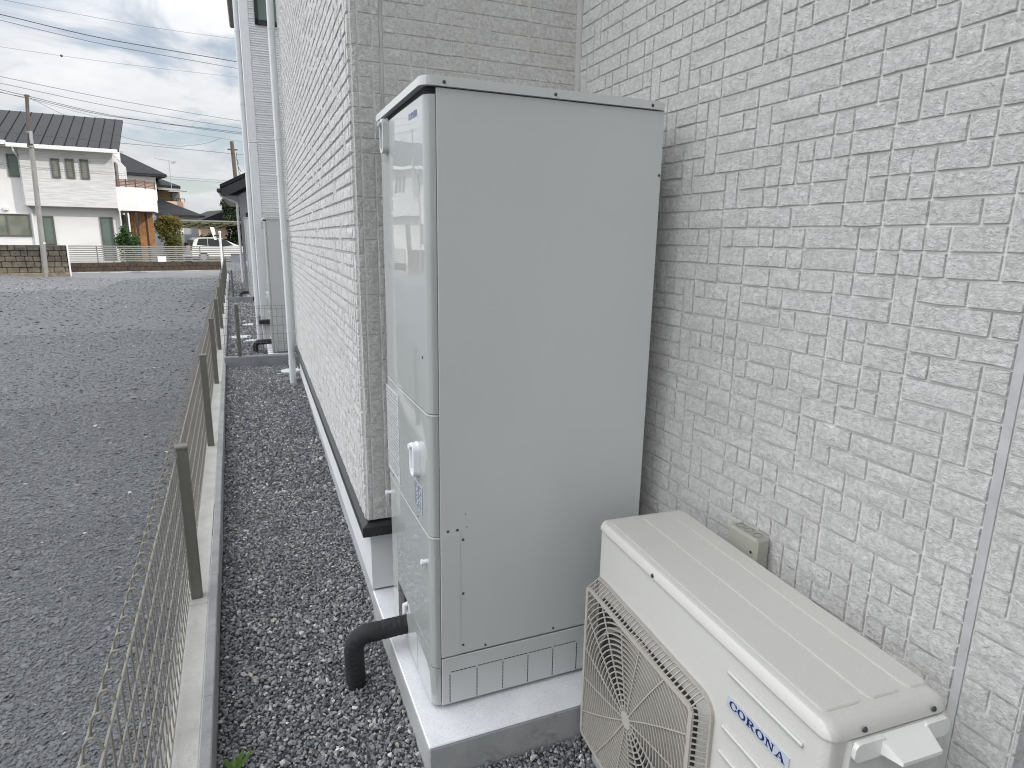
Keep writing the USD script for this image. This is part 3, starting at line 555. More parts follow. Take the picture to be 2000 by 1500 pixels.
# ------------------------------------------------------------------ heat pump unit
def heat_pump():
    ang = -3.5                                                # local -y runs along the unit's length
    t = thing('heat_pump', 'beige outdoor heat pump unit with round fan grille in the corner', 'outdoor unit', (.4463, -.1658, 0), ang)
    L, D, Z0, Z1 = .846, .272, -.075, .625                       # local: x depth (0 = fan side), y 0..-L
    body = rrect(.004, D-.004, -L+.004, -.004, .022, 6)
    MB().prism(body, Z0, .600).build('casing', 'unit_paint', t, smooth=40)
    lid = MB(); base = rrect(0, D, -L, 0, .026, 6)
    prof = [(0, .600)] + [(-.024*(1-math.cos(a)), .603+.024*math.sin(a)-.002) for a in np.linspace(0, math.pi/2, 8)]
    rings = [np.array(base.buffer(o).exterior.coords)[:-1] if o > -.0255 else None for o, z in prof]
    ref = np.array(base.exterior.coords)[:-1]; cen = np.array([D/2, -L/2]); nseg = len(ref)
    core = np.clip(ref, [.026, -L+.026], [D-.026, -.026]); V = []
    for o, z in prof: V.append(np.column_stack([core+(ref-core)*(1+o/.026), np.full(nseg, z)]))
    V = np.vstack(V); i, j = np.meshgrid(np.arange(len(prof)-1), np.arange(nseg), indexing='ij')
    F = np.stack([i*nseg+j, i*nseg+(j+1) % nseg, (i+1)*nseg+(j+1) % nseg, (i+1)*nseg+j], -1).reshape(-1, 4)
    if Polygon(ref).exterior.is_ccw is False: F = F[:, ::-1]
    lid.add(V, F); lid.prism(Polygon(V[-nseg:, :2]), .615, prof[-1][1])
    lp = lid.build('lid', 'unit_paint', t, smooth=35)
    zt = prof[-1][1]
    for x0, x1 in ((.022, .108), (.124, .196), (.214, .262)):   # three raised fields pressed into the lid
        MB().prism(rrect(x0, x1, -.806, -.030, .012, 4), zt-.001, zt+.0018).prism(rrect(x0+.002, x1-.002, -.804, -.032, .011, 4), zt+.0018, zt+.0026).build('raised_field', 'unit_paint', lp)
    # fan grille: frame stood off the front, rings and spokes
    gy0, gy1, gz0, gz1, out = -.012, -.535, -.070, .430, -.030
    cy, cz = -.271, .183
    sq = rrect(min(gy0, gy1), max(gy0, gy1), gz0, gz1, .020, 5)
    MB().prism(Polygon(sq.exterior.coords, [sq.buffer(-.0125).exterior.coords[::-1]]), out-.003, out+.003, 'x').build('grille_frame', 'grille', t)
    bs = rrect(gy1-.028, gy0+.006, gz0-.01, gz1+.028, .045, 6)
    MB().prism(Polygon(bs.exterior.coords, [bs.buffer(-.006).exterior.coords[::-1]]), -.0045, .0045, 'x').build('grille_flange', 'grille', t)
    fr = np.array([(gy1-.024, gz1+.024)]); rb = MB()
    for y in np.arange(gy0-.012, gy1-.004, -.0148): rb.add(*side_rib((out, y, gz1-.002), (.003, y-.003 if y > cy else y-.006, gz1+.024)))
    for z in np.arange(gz0+.012, gz1+.004, .0148): rb.add(*side_rib((out, gy1+.002, z), (.003, gy1-.024, z+.002)))
    for z in np.arange(gz0+.02, gz1-.01, .0148): rb.add(*side_rib((out, gy0, z), (.003, gy0+.004, z)))
    for y in np.arange(gy0-.02, gy1+.01, -.0148): rb.add(*side_rib((out, y, gz0), (.003, y, gz0-.006)))
    rb.build('side_rib', 'grille', t, kind='stuff')
    inn = rrect(gy1+.012, gy0-.012, gz0+.012, gz1-.012, .016, 5)
    from shapely.geometry import LineString
    for k in range(24):
        r = .034+.0138*k
        ln = LineString([(cy+r*math.cos(a), cz+r*math.sin(a)) for a in np.linspace(0, 2*math.pi, 97)]).intersection(inn)
        for q in getattr(ln, 'geoms', [ln]):
            m = MB()
            if q.is_empty or q.length < .004: continue
            c = np.array(q.coords); closed = np.allclose(c[0], c[-1]); tn = np.gradient(c, axis=0); tn /= np.linalg.norm(tn, axis=1, keepdims=True)+1e-9; nn = np.stack([-tn[:, 1], tn[:, 0]], 1)*.0014
            a, b = c-nn, c+nn; n = len(c)
            v = np.vstack([np.column_stack([np.full(n, x), e]) for x, e in ((out-.0015, a), (out-.0015, b), (out+.0055, b), (out+.0055, a))])
            i = np.arange(n-1); F = np.vstack([np.stack([p*n+i, p*n+i+1, ((p+1) % 4)*n+i+1, ((p+1) % 4)*n+i], 1) for p in range(4)])
            m.add(v, F).build('grille_ring', 'grille', t)
    for k in range(16):
        a = 2*math.pi*(k+.35)/16; pts = []
        for r in np.linspace(.022, .40, 24):
            aa = a+.05*(r/.3)
            q = (cy+r*math.cos(aa), cz+r*math.sin(aa))
            if not inn.buffer(.004).contains(Point(q)): break
            pts.append((out+.001, *q))
        if len(pts) > 2: MB().tube([(p[0]-.002, p[1], p[2]) for p in pts], .0022, 4).build('grille_spoke', 'grille', t)
    MB().tube([(out-.003, cy, cz), (out+.006, cy, cz)], .0225, 20).build('grille_hub', 'grille', t)
    hole = Point(cy, cz).buffer(.225, 40)
    MB().prism(rrect(gy1+.024, gy0-.024, gz0+.024, gz1-.024, .03), -.0015, .0035, 'x').build('fan_recess', 'fin_dark', t)
    ori = Polygon(hole.exterior.coords, [Point(cy, cz).buffer(.213, 40).exterior.coords[::-1]])
    MB().prism(ori, -.012, -.002, 'x').build('fan_shroud', 'grille', t)
    for k in range(3):
        a0 = 2*math.pi*k/3+.4; V, n = [], 12
        for i in range(n):
            u = i/(n-1); aa = a0+u*1.35
            for r in (.05, .12, .205): V.append((-.004-.008*u*(1 if r > .06 else .6), cy+r*math.cos(aa+.5*r), cz+r*math.sin(aa+.5*r)))
        F = [[i*3+j, i*3+j+1, i*3+j+4, i*3+j+3] for i in range(n-1) for j in range(2)]
        MB().add(V, F).build('fan_blade', 'fan_dark', t, smooth=True)
    # pressed ribs, plate, screws
    for y0, y1, z in ((-.592, -.792, .553), (-.590, -.792, .424), (-.588, -.792, .362), (-.588, -.792, .300), (-.588, -.792, .238)):
        m = MB().tube([(.0035, y0, z), (.0035, y1, z)], .0048, 10); m.build('pressed_rib', 'unit_paint', t, smooth=True)
    pl = B(.0015, .0042, -.768, -.597, .4795, .5035).build('maker_plate', 'logo_plate', t)
    w = word('CORONA', .0165, .0008); v, f = w.arrays(); k = .155/v[:, 0].max()
    w.xf([[0, 0, -1, .0016], [-k, 0, 0, -.605], [0, 1, 0, .4833], [0, 0, 0, 1]]).build('maker_lettering', 'logo_blue', pl)
    def screw(x, y, z, ax):
        m = MB().lathe([(0, .004), (.0032, .0034), (.0052, .001), (.0056, 0)], n=12); M = np.eye(4)
        M[:3, :3] = {'y': [[1, 0, 0], [0, 0, -1], [0, 1, 0]], 'x': [[0, 0, -1], [1, 0, 0], [0, -1, 0]]}[ax]; M[:3, 3] = (x, y, z); m.xf(M).build('screw', 'screw', t, smooth=True)
    screw(.0005, -.297, .606, 'x'); screw(.072, -L, .612, 'y'); screw(.228, -L, .612, 'y')
    # side cover with its moulded grip
    sy = -L
    MB().box(.040, .262, sy-.004, sy+.01, -.06, .597, .004).build('side_cover', 'unit_paint', t)
    gr = MB(); ys = (sy-.003, sy-.048)
    gr.add([(.10, ys[0], .597), (.205, ys[0], .597), (.195, ys[1], .578), (.108, ys[1], .578), (.10, ys[0], .565), (.205, ys[0], .565), (.195, ys[1], .571), (.108, ys[1], .571)],
           [[3, 2, 1, 0], [4, 5, 6, 7], [3, 7, 6, 2], [0, 4, 7, 3], [2, 6, 5, 1], [1, 5, 4, 0]])
    gr.prism(rrect(.045, .115, .562, .597, .012), sy-.012, sy-.002, 'y').prism(rrect(.195, .258, .562, .597, .012), sy-.012, sy-.002, 'y')
    gr.build('side_grip', 'handle_white', t)
    for y in (-.10, -.72):
        MB().box(-.02, D+.0, y-.03, y+.03, -.125, -.1, .004).box(.02, D-.02, y-.022, y+.022, -.1, -.075, .003).build('foot', 'slab_side', t)
    return t
def side_rib(a, b, w=.0016, dpt=.005):
    a, b = np.array(a, float), np.array(b, float); m = MB().tube([a, (a*.45+b*.55), b], w*1.25, 4, cap=False); return m.arrays()
heat_pump()

# junction box on the wall, behind the heat pump
t = thing('junction_box', 'olive grey square electrical box on the wall behind the heat pump', 'electrical box', (.7865, -.375, 0), HA)
bx_ = MB().box(-.058, -.0125, -.110, .0, .46, .655, .006).build('box_body', 'box_beige', t)
for y in (-.022, -.053, -.085):
    c = MB().tube([(-.033+.0125*math.cos(a), y+.0115*math.sin(a), .6553) for a in np.linspace(0, 2*math.pi, 21)], .0007, 4); c.build('knockout_ring', 'window_frame', bx_)
MB().tube([(-.0585, -.092, .615), (-.057, -.092, .615)], .0042, 10).build('screw_hole', 'gap_shade', bx_)

# ------------------------------------------------------------------ kerb and mesh fence
FH = math.degrees(math.atan(.0195))
def rise(y): return .0 if y < 13 else .0
kb = thing('fence_kerb', 'low concrete block kerb carrying the mesh fence along the gravel strip', 'kerb', (-.703, .92, 0), FH)
nblk = 66
for k in range(nblk):
    y0 = -2.19+.39*k; y1 = y0+.3885
    if y0 > 23.3: break
    j = rng.normal(0, .0012)
    MB().prism([(.040, -.30), (.074+j, -.30), (.074+j, .0065), (.0705+j, .010), (.0445+j, .010), (.0415+j, .0065)], y0, y1, 'y').prism([(-.056, -.30), (.04, -.30), (.04, -.04), (-.046, -.04), (-.046, .007), (-.056, .009)], y0, y1, 'y').build('kerb_block', 'kerb_block', kb)
for k in range(13):
    y0 = -2.0+2.0*k-.06
    MB().box(-.0465, .0405, y0+.002, y0+1.998, -.05, .0062, .002).build('mortar_fill', 'kerb_mortar', kb)
fence = thing('mesh_fence', 'brown grey wire mesh fence with square posts along the kerb', 'fence', (-.703, .92, 0), FH)
for k in range(-1, 12):
    y = 2.0*k
    p = B(-.020, .020, y-.020, y+.020, .004, .618, .003).build('post', 'fence_paint', fence)
    B(-.0225, .0225, y-.0225, y+.0225, .617, .632, .004).build('post_cap', 'fence_paint', p)
    MB().tube([(-.012, y+.0, .56), (-.012, y+.028, .56)], .006, 6).tube([(-.012, y, .10), (.0, y+.026, .10)], .006, 6).build('clamp', 'wire_paint', p)
for k in range(-1, 11):
    y0, y1 = 2.0*k+.012, 2.0*k+1.988; m = MB(); xm = -.026
    ns = 6 if k < 3 else 4
    for y in np.linspace(y0+.02, y1-.02, 33 if k < 6 else 17):
        top = [(xm, y, .016), (xm, y, .30), (xm, y, .565)] + [(xm-.014+.014*math.cos(a), y, .578+.026*math.sin(a)) for a in np.linspace(.25, math.pi*.98, 6 if k < 3 else 3)] + [(xm-.029, y, .56)]
        m.tube(top, .0023, ns if k < 2 else 4, cap=False)
    for z in (.03, .105, .20, .295, .39, .485): m.tube([(xm+.0025, y0, z), (xm+.0025, y1, z)], .0024, ns)
    m.tube([(xm+.0022, y0, .577), (xm+.0022, y1, .577)], .0028, ns); m.tube([(xm-.0305, y0, .572), (xm-.0305, y1, .572)], .0028, ns)
    m.build('mesh_panel', 'wire_paint', fence)

# divider walls of split blocks with short mesh fences on top
def divider(lx, rx, y, lab, flab, nb):
    w = thing('divider_wall', lab, 'block wall', (lx, y, 0)); n = nb; bw = (rx-lx)/n
    for k in range(n): MB().box(k*bw+.0012, (k+1)*bw-.0012, 0, .10, -.30, .070, .004).build('wall_block', 'grey_block', w)
    f = thing('divider_fence', flab, 'fence', (lx, y+.05, 0)); L = rx-lx
    xp = L*.23
    p = B(xp-.018, xp+.018, -.018, .018, .068, .645, .003).build('post', 'fence_paint', f)
    B(xp-.02, xp+.02, -.02, .02, .644, .655, .003).build('post_cap', 'fence_paint', p)
    m = MB()
    for x in np.arange(.02, L-.02, .0617): m.tube([(x, -.024, .085), (x, -.024, .36), (x, -.024, .635)], .0023, 4)
    for z in (.10, .125, .22, .315, .41, .505, .60, .63): m.tube([(.0, -.026, z), (L-.01, -.026, z)], .0023, 4)
    m.build('mesh_panel', 'fence_paint', f)
divider(-.742, -.022, 5.94, 'grey block wall closing the near gravel strip by the grey downpipe', 'short mesh fence on the nearest block wall across the gravel strip', 2)
divider(-.905, -.30, 13.55, 'grey block wall across the gravel strip beyond the second water heater', 'mesh fence on the block wall beyond the second water heater', 2)

# ------------------------------------------------------------------ downpipes, covers
def downpipe(label, loc, z0, z1, collars, r=.031, shoe=False):
    t = thing('downpipe', label, 'downpipe', loc)
    MB().tube([(0, 0, z0), (0, 0, (z0+z1)/2), (0, 0, z1)], r, 18).build('pipe', 'pvc_grey', t, smooth=50)
    for z in collars:
        m = MB().tube([(0, 0, z-.011), (0, 0, z+.011)], r+.0032, 18); m.box(0, .058, -.008, .008, z-.008, z+.008); m.build('bracket', 'pvc_grey', t)
    for z in collars[::2]: MB().tube([(0, 0, z-.34), (0, 0, z-.29)], r+.0022, 18).build('socket', 'pvc_grey', t, smooth=50)
    return t
downpipe('grey round downpipe at the far end of the split-stone wall', (-.083, 5.0, 0), -.08, 5.2, [.47, 1.364, 2.28, 3.213, 4.15])
downpipe('slim grey downpipe at the corner of the ribbed white house', (-.345, 7.68, 0), -.07, 5.2, [.528, 1.366, 2.193, 3.022, 3.865])
def cover(x, y, z, r, lab):
    t = thing('drain_cover', lab, 'drain cover', (x, y, z))
    MB().lathe([(0, .010), (r*.80, .010), (r*.82, .006), (r*.86, .006), (r*.88, .012), (r, .010), (r*1.02, -.05)], n=30).build('lid', 'drain_white', t, smooth=30)
cover(-.075, 5.52, -.036, .10, 'white plastic drain cover by the foot of the nearest downpipe')
cover(-.585, 8.25, -.044, .135, 'large white drain cover left of the second water heater')
cover(-.455, 7.86, -.044, .075, 'small white drain cover just behind the post of the nearest divider fence')
cover(-.475, 9.62, -.044, .085, 'small white drain cover far down the second gravel strip')

# ------------------------------------------------------------------ second house (ribbed siding)
h2 = thing('ribbed_house', 'white house with ribbed siding standing behind the nearest divider fence', 'house', (-.312, 7.19, 0), HA)
prof = []; g = np.random.default_rng(17); z = .33
while z < 5.3:
    p_ = .0255*g.uniform(.85, 1.2); a = .006*g.uniform(.6, 1.3); prof += [(-.0, z), (-a, z+p_*.25), (-a*.9, z+p_*.62), (.0, z+p_*.9)]; z += p_
poly = [(d, z) for d, z in prof] + [(.03, prof[-1][1]), (.03, .33)]
MB().prism(poly, .098, 2.0, 'x').build('ribbed_wall', 'white_siding', h2)
MB().box(.012, 9, .02, 4.9, -.3, 5.3).build('house_core', 'white_siding', h2)
for z0, z1 in ((.33, 2.5), (2.502, 5.3)): MB().box(-.004, .097, -.012, .03, z0, z1, .004).build('corner_board', 'trim_board', h2)
MB().box(-.004, .02, .03, 4.9, .33, 5.3).build('side_wall', 'white_siding', h2)
MB().box(-.035, 9, -.03, .1, .27, .325, .004).box(-.035, .05, .1, 4.9, .27, .325, .004).build('drip_flashing', 'black_metal', h2)
wf = MB().box(.165, .205, -.026, .02, 3.83, 5.1, .003).box(.42, .46, -.026, .02, 3.83, 5.1, .003).box(.165, .46, -.026, .02, 3.83, 3.885, .003).build('window', 'window_frame_black', h2)
MB().box(.205, .42, -.012, -.004, 3.885, 5.1).build('pane', 'window_glass', wf)
MB().prism([(-.12, 5.28), (4.3, 6.7), (9.2, 5.3), (9.2, 5.18), (4.3, 6.58), (-.12, 5.16)], -.30, 5.1, 'y').build('roof', 'roof_slate', h2)
MB().box(-.17, -.07, -.30, 5.12, 5.13, 5.25, .02).build('gutter', 'window_frame', h2)
MB().tube([(-.12, .55, 5.15), (-.10, .53, 5.0), (-.033, .49, 4.9)], .03, 12).build('gutter_elbow', 'pvc_grey', h2)
hw2 = copy_of(hw, 'second water heater, standing in front of the ribbed white house', (-.222, 6.47, .02), sz=.885)
copy_of(pad0, 'concrete pad under the second water heater behind the nearest divider fence', (-.222, 6.585, .012))
copy_of(pipe0, 'black foam-wrapped pipe beside the second water heater behind the divider fence', (-.225, 6.53, .02))
t = thing('drain_pipe', 'grey upright drain pipe with black elbow behind the slim downpipe', 'pipe', (-.23, 8.95, 0))
MB().tube([(0, 0, -.06), (0, 0, .42)], .03, 12).build('pipe', 'sheet_grey', t, smooth=50)
MB().tube([(-.16, 0, .44), (-.02, 0, .445), (.02, 0, .44), (.03, 0, .30)], .036, 12).build('elbow', 'foam', t, smooth=50)

# third, low house with black eaves
h3 = thing('low_house', 'low grey house with black eaves beyond the ribbed white house', 'house', (-.505, 14.9, 0), HA)
MB().box(.0, 7, 0, 5.2, -.3, 2.30).prism([(0, 2.3), (7, 2.3), (7, 2.75), (3.5, 4.1)], .0, 5.2, 'y').build('wall', 'foundation', h3)
MB().prism([(-.36, 2.47), (3.5, 4.45), (7.4, 2.45), (7.4, 2.37), (3.5, 4.34), (-.36, 2.39)], -.70, 5.5, 'y').build('roof', 'roof_dark', h3)
MB().prism([(-.33, 2.25), (-.20, 2.25), (3.5, 4.15), (7.3, 2.25), (7.4, 2.365), (3.5, 4.335), (-.33, 2.385)], -.69, -.66, 'y').build('bargeboard', 'black_metal', h3)
MB().box(-.345, -.32, -.68, 5.5, 2.24, 2.385).box(-.32, .0, -.6, 5.4, 2.245, 2.26).build('eave_soffit', 'black_metal', h3)
MB().box(-.43, -.347, -.70, 5.5, 2.30, 2.39, .02).build('gutter', 'black_metal', h3)
MB().tube([(-.38, -.55, 2.32), (-.36, -.5, 2.24), (-.05, -.08, 2.12), (-.05, -.06, 2.05), (-.05, -.06, .3)], .028, 10).build('downpipe', 'pvc_grey', h3)
w3 = MB().box(.12, .45, -.02, .01, 1.24, 1.9).build('window', 'window_frame_black', h3); MB().box(.15, .42, -.028, -.021, 1.28, 1.86).build('pane', 'window_glass', w3)
hw3 = copy_of(hw, 'third and farthest water heater in front of the low grey house', (-.435, 14.2, .0))
copy_of(pad0, 'concrete pad of the farthest water heater by the low grey house', (-.435, 14.2, .0))
copy_of(pipe0, 'black foam-wrapped pipe beside the farthest water heater', (-.435, 14.2, .02))
t = thing('end_wall', 'grey block wall at the far end of the gravel strip', 'block wall', (-1.17, 24.2, 0))
for i in range(3):
    for j in range(2): MB().box(i*.33+.002, i*.33+.328, 0, .12, -.30+.36*j, .055+.355*j, .004).build('wall_block', 'grey_block', t)
t = thing('storage_box', 'blue grey metal box standing on the wall at the alley end', 'storage box', (-.97, 24.25, 0))
MB().box(0, .46, 0, .5, .411, .70, .008).build('box_body', 'sheet_grey', t); MB().box(-.012, .472, -.012, .51, .70, .715, .003).build('lid', 'window_frame', t)

# ------------------------------------------------------------------ across the street (street frame)
def qthing(name, label, cat, group=None): return thing(name, label, cat, (QO[0], QO[1], 0), QH, group)
wh = thing('white_house', 'two-storey white house with black metal roof across the road', 'house', (QO[0], QO[1], 0), 4.0)
MB().box(-9, -3.45, .45, 8, -.2, 5.25).box(-3.45, .10, .45, 8, -.2, 2.62).build('lower_wall', 'white_render', wh)
MB().box(-3.62, .10, .0, .45, 2.60, 5.22).box(-3.62, .10, .45, 8, 2.62, 5.22).build('upper_wall', 'white_ribbed', wh)
MB().box(-3.63, .11, -.01, .46, 2.56, 2.60).build('overhang_soffit', 'window_frame', wh)
# roof: mono slope rising away from the street, standing seams
def slope(s, d): return 5.33+.425*(d+.45)
rf = MB().add([(-9.3, -.45, slope(0, -.45)), (.45, -.45, slope(0, -.45)), (.45, 4.4, slope(0, 4.4)), (-9.3, 4.4, slope(0, 4.4)), (-9.3, -.45, slope(0, -.45)-.12), (.45, -.45, slope(0, -.45)-.12), (.45, 4.4, slope(0, 4.4)-.12), (-9.3, 4.4, slope(0, 4.4)-.12)],
    [[0, 1, 2, 3], [7, 6, 5, 4], [0, 4, 5, 1], [1, 5, 6, 2], [2, 6, 7, 3], [3, 7, 4, 0]]).build('roof', 'roof_dark', wh)
for s in np.arange(-9.1, .45, .46):
    MB().add([(s-.018, -.45, slope(0, -.45)), (s+.018, -.45, slope(0, -.45)), (s+.018, 4.4, slope(0, 4.4)), (s-.018, 4.4, slope(0, 4.4)), (s-.018, -.45, slope(0, -.45)+.02), (s+.018, -.45, slope(0, -.45)+.02), (s+.018, 4.4, slope(0, 4.4)+.02), (s-.018, 4.4, slope(0, 4.4)+.02)],
        [[4, 5, 6, 7], [0, 4, 7, 3], [1, 2, 6, 5], [0, 1, 5, 4], [2, 3, 7, 6]]).build('standing_seam', 'roof_seam', rf)
MB().box(-3.95, .40, -.56, -.45, 5.14, 5.32, .01).box(-9, -3.95, -.50, -.40, 5.23, 5.42, .01).build('gutter', 'white_trim', wh)
MB().box(-9, .35, -.44, .0, 5.20, 5.23).build('eave_soffit', 'white_trim', wh)
MB().prism([(-.4, 5.2), (4.4, 7.26), (4.4, 5.2)], .06, .12, 'x').build('gable_wall', 'white_render', wh)
def window(s0, s1, z0, z1, d, glass='window_glass', bars=(), rail=None, fr=.045):
    f = MB().box(s0-.05, s1+.05, d-.06, d+.01, z0-.05, z0+.01).box(s0-.05, s1+.05, d-.06, d+.01, z1-.01, z1+.05).box(s0-.05, s0+.01, d-.06, d+.01, z0, z1).box(s1-.01, s1+.05, d-.06, d+.01, z0, z1)
    for b in bars: f.box(b-.03, b+.03, d-.05, d+.01, z0, z1)
    if rail: f.box(s0, s1, d-.05, d+.01, rail-.06, rail+.06)
    fp = f.build('window', 'window_frame', wh)
    MB().box(s0, s1, d-.025, d-.015, z0, z1).build('pane', glass, fp)
window(-4.13, -3.70, 3.95, 4.86, .45)
window(-2.37, -2.13, 3.96, 4.74, .0, 'window_blind'); window(-1.80, -1.55, 3.97, 4.76, .0, 'window_blind'); window(-1.21, -.96, 3.97, 4.77, .0, 'window_blind')
window(-3.11, -2.73, .15, 2.10, .45, rail=.86); window(-.73, -.27, .1, 2.12, .45, rail=.80)
window(-5.8, -3.67, 1.22, 2.16, .45, 'window_blind', bars=(-4.52,))
MB().box(-5.8, -3.63, .36, .45, 2.20, 2.25).build('window_hood', 'white_trim', wh)
MB().box(-4.58, -4.38, .30, .45, 2.34, 2.52, .03).build('vent_cap', 'white_trim', wh)
MB().tube([(-3.72, -.5, 5.16), (-3.72, -.42, 5.0), (-3.70, .36, 4.75), (-3.70, .36, 2.65), (-3.50, .36, 2.45), (-3.50, .36, -.1)], .04, 8).build('downpipe', 'white_trim', wh)
# balcony over the timber porch
bal = MB().prism([(.10, .0), (.95, .0), (1.75, 1.25), (1.75, 2.6), (.10, 2.6)], 2.49, 3.62).build('balcony', 'white_render', wh)
for k in range(5):
    z = 3.66+.07*k
    MB().box(.13, .95, .02, .06, z, z+.05).add([(.95, .02, z), (.99, .0, z), (1.79, 1.25, z), (1.75, 1.27, z), (.95, .02, z+.05), (.99, .0, z+.05), (1.79, 1.25, z+.05), (1.75, 1.27, z+.05)], [[0, 1, 5, 4], [1, 2, 6, 5], [2, 3, 7, 6], [3, 0, 4, 7], [4, 5, 6, 7], [3, 2, 1, 0]]).build('railing_slat', 'railing_brown', bal)
for s, d in ((.15, .05), (.55, .05), (.96, .05), (1.35, .65), (1.75, 1.25)): MB().box(s-.025, s+.025, d+.0, d+.05, 3.6, 4.02).build('railing_post', 'brown_frame', bal)
MB().box(.12, 1.7, .02, 2.5, 2.44, 2.49).build('porch_ceiling', 'brown_frame', wh)
for s, d in ((.42, .08), (.86, .08), (1.24, .55)): MB().box(s-.05, s+.05, d-.05, d+.05, -.2, 2.44).build('porch_post', 'brown_frame', wh)
for k in range(9): MB().box(.47+.118*k, .47+.118*k+.114, 1.1, 1.14, -.2, 2.44).build('timber_board', 'cedar', wh)
MB().box(.14, .36, 1.0, 1.05, -.2, 2.3).build('entrance_door', 'window_frame', wh)
MB().tube([(.16, -.02, 2.5), (.16, -.02, -.1)], .03, 8).build('porch_downpipe', 'white_trim', wh)
dw = MB().box(.13, .17, .55, 1.75, 3.7, 4.85).build('side_window', 'window_frame', wh)

# neighbouring dark-roofed house behind
hb = qthing('tiled_roof_house', 'older grey house with dark hipped roof behind the white house', 'house')
def hip(s0, s1, d0, d1, z0, z1, r0, r1, dm):
    v = [(s0, d0, z0), (s1, d0, z0), (s1, d1, z0), (s0, d1, z0), (r0, dm, z1), (r1, dm, z1)]; v += [(a, b, c-.16) for a, b, c in v[:4]]
    return MB().add(v, [[0, 1, 5, 5], [0, 5, 4, 4], [1, 2, 5, 5], [2, 3, 4, 5], [3, 0, 4, 4], [0, 6, 7, 1], [1, 7, 8, 2], [2, 8, 9, 3], [3, 9, 6, 0], [9, 8, 7, 6]])
MB().box(1.2, 3.90, 10.2, 15, -.2, 5.02).build('upper_wall', 'handle_white', hb)
MB().box(3.90, 5.55, 11.6, 15, -.2, 4.2).build('side_wall', 'tan_blind', hb)
hip(.6, 4.45, 9.6, 16, 5.12, 6.75, 1.6, 2.0, 12.6).build('roof', 'roof_slate', hb)
hip(3.2, 5.5, 11.0, 16, 4.55, 5.2, 3.9, 4.4, 13).build('roof', 'roof_slate', hb)
MB().box(1.5, 5.9, 9.0, 15, -.2, 2.52).build('lower_wall', 'foundation', hb)
v = [(3.55, 8.5, 2.60), (6.2, 8.5, 2.60), (6.2, 12, 2.60), (3.55, 12, 2.6), (3.62, 10.0, 3.72), (3.9, 10.6, 3.72)]
MB().add(v, [[0, 1, 5, 4], [1, 2, 5, 5], [0, 4, 3, 3]]).box(3.5, 6.25, 8.45, 12, 2.48, 2.60).build('porch_roof', 'roof_slate', hb)
MB().box(1.9, 3.7, 9.55, 10.2, 2.5, 3.92).build('balcony', 'foundation', hb)
MB().box(4.1, 5.6, 10.6, 11.6, 2.6, 3.52).build('balcony', 'peach_wall', hb)
m = MB()
for s in np.arange(4.1, 5.61, .25): m.box(s-.015, s+.015, 10.6, 10.63, 3.5, 3.68)
m.box(4.08, 5.62, 10.58, 10.65, 3.68, 3.72).build('railing', 'brown_frame', hb)
MB().add([(4.0, 10.3, 4.25), (5.72, 10.3, 4.2), (5.6, 11.6, 4.5), (4.0, 11.6, 4.5), (4.0, 10.3, 4.2), (5.72, 10.3, 4.15), (5.6, 11.6, 4.45), (4.0, 11.6, 4.45)], [[0, 1, 2, 3], [7, 6, 5, 4], [0, 4, 5, 1], [1, 5, 6, 2]]).build('awning', 'alu_fence', hb)
w = MB().box(5.0, 5.45, 11.5, 11.6, 3.6, 4.15).build('window', 'window_frame', hb); MB().box(5.04, 5.41, 11.48, 11.495, 3.64, 4.11).build('pane', 'window_glass', hb)
w = MB().box(3.87, 3.93, 10.5, 11.4, 3.0, 4.75).build('window', 'window_frame', hb); MB().box(3.93, 3.945, 10.55, 11.35, 3.05, 4.70).build('pane', 'window_blind', hb)
w = MB().box(4.55, 5.0, 8.97, 9.0, -.1, 1.75).build('door', 'handle_white', hb)

# garden wall of brown brick along the road with slat fence above
bw = qthing('brick_wall', 'low dark brown brick wall along the far side of the road', 'wall')
MB().box(-2.95, 8.0, -6.47, -6.32, -.30, .20).build('wall_core', 'brown_mortar', bw)
g = np.random.default_rng(5); sm = MB()
for r in range(2):
    s = -2.95+(.11 if r % 2 else 0); z0 = -.17+.19*r
    while s < 4.2:
        w = .22; MB().box(s+.004, s+w-.004, -6.50, -6.46, z0+.004, z0+.182, .004).build('brick', 'brown_brick', bw); s += w
sf = qthing('slat_fence', 'grey aluminium slat fence on top of the brown brick wall', 'fence')
for k in range(8): MB().box(-2.78, 7.5, -6.42, -6.39, .235+.085*k, .235+.085*k+.048).build('slat', 'alu_fence', sf)
for s in np.arange(-2.74, 7.6, .98): MB().box(s-.02, s+.02, -6.39, -6.355, .19, .86).build('post', 'alu_fence', sf)
t = qthing('notice_board', 'small white board tied to the slat fence across the road', 'notice board'); MB().box(.42, .75, -6.47, -6.43, .20, .44, .004).build('board', 'white_trim', t)
t = qthing('plastic_bin', 'pale blue plastic bin showing through the slat fence', 'bin'); MB().prism(rrect(1.55, 1.85, -6.2, -5.9, .04), -.18, .42).build('bin_body', 'sheet_grey', t); MB().box(1.53, 1.87, -6.22, -5.88, .42, .45, .01).build('lid', 'white_trim', t)

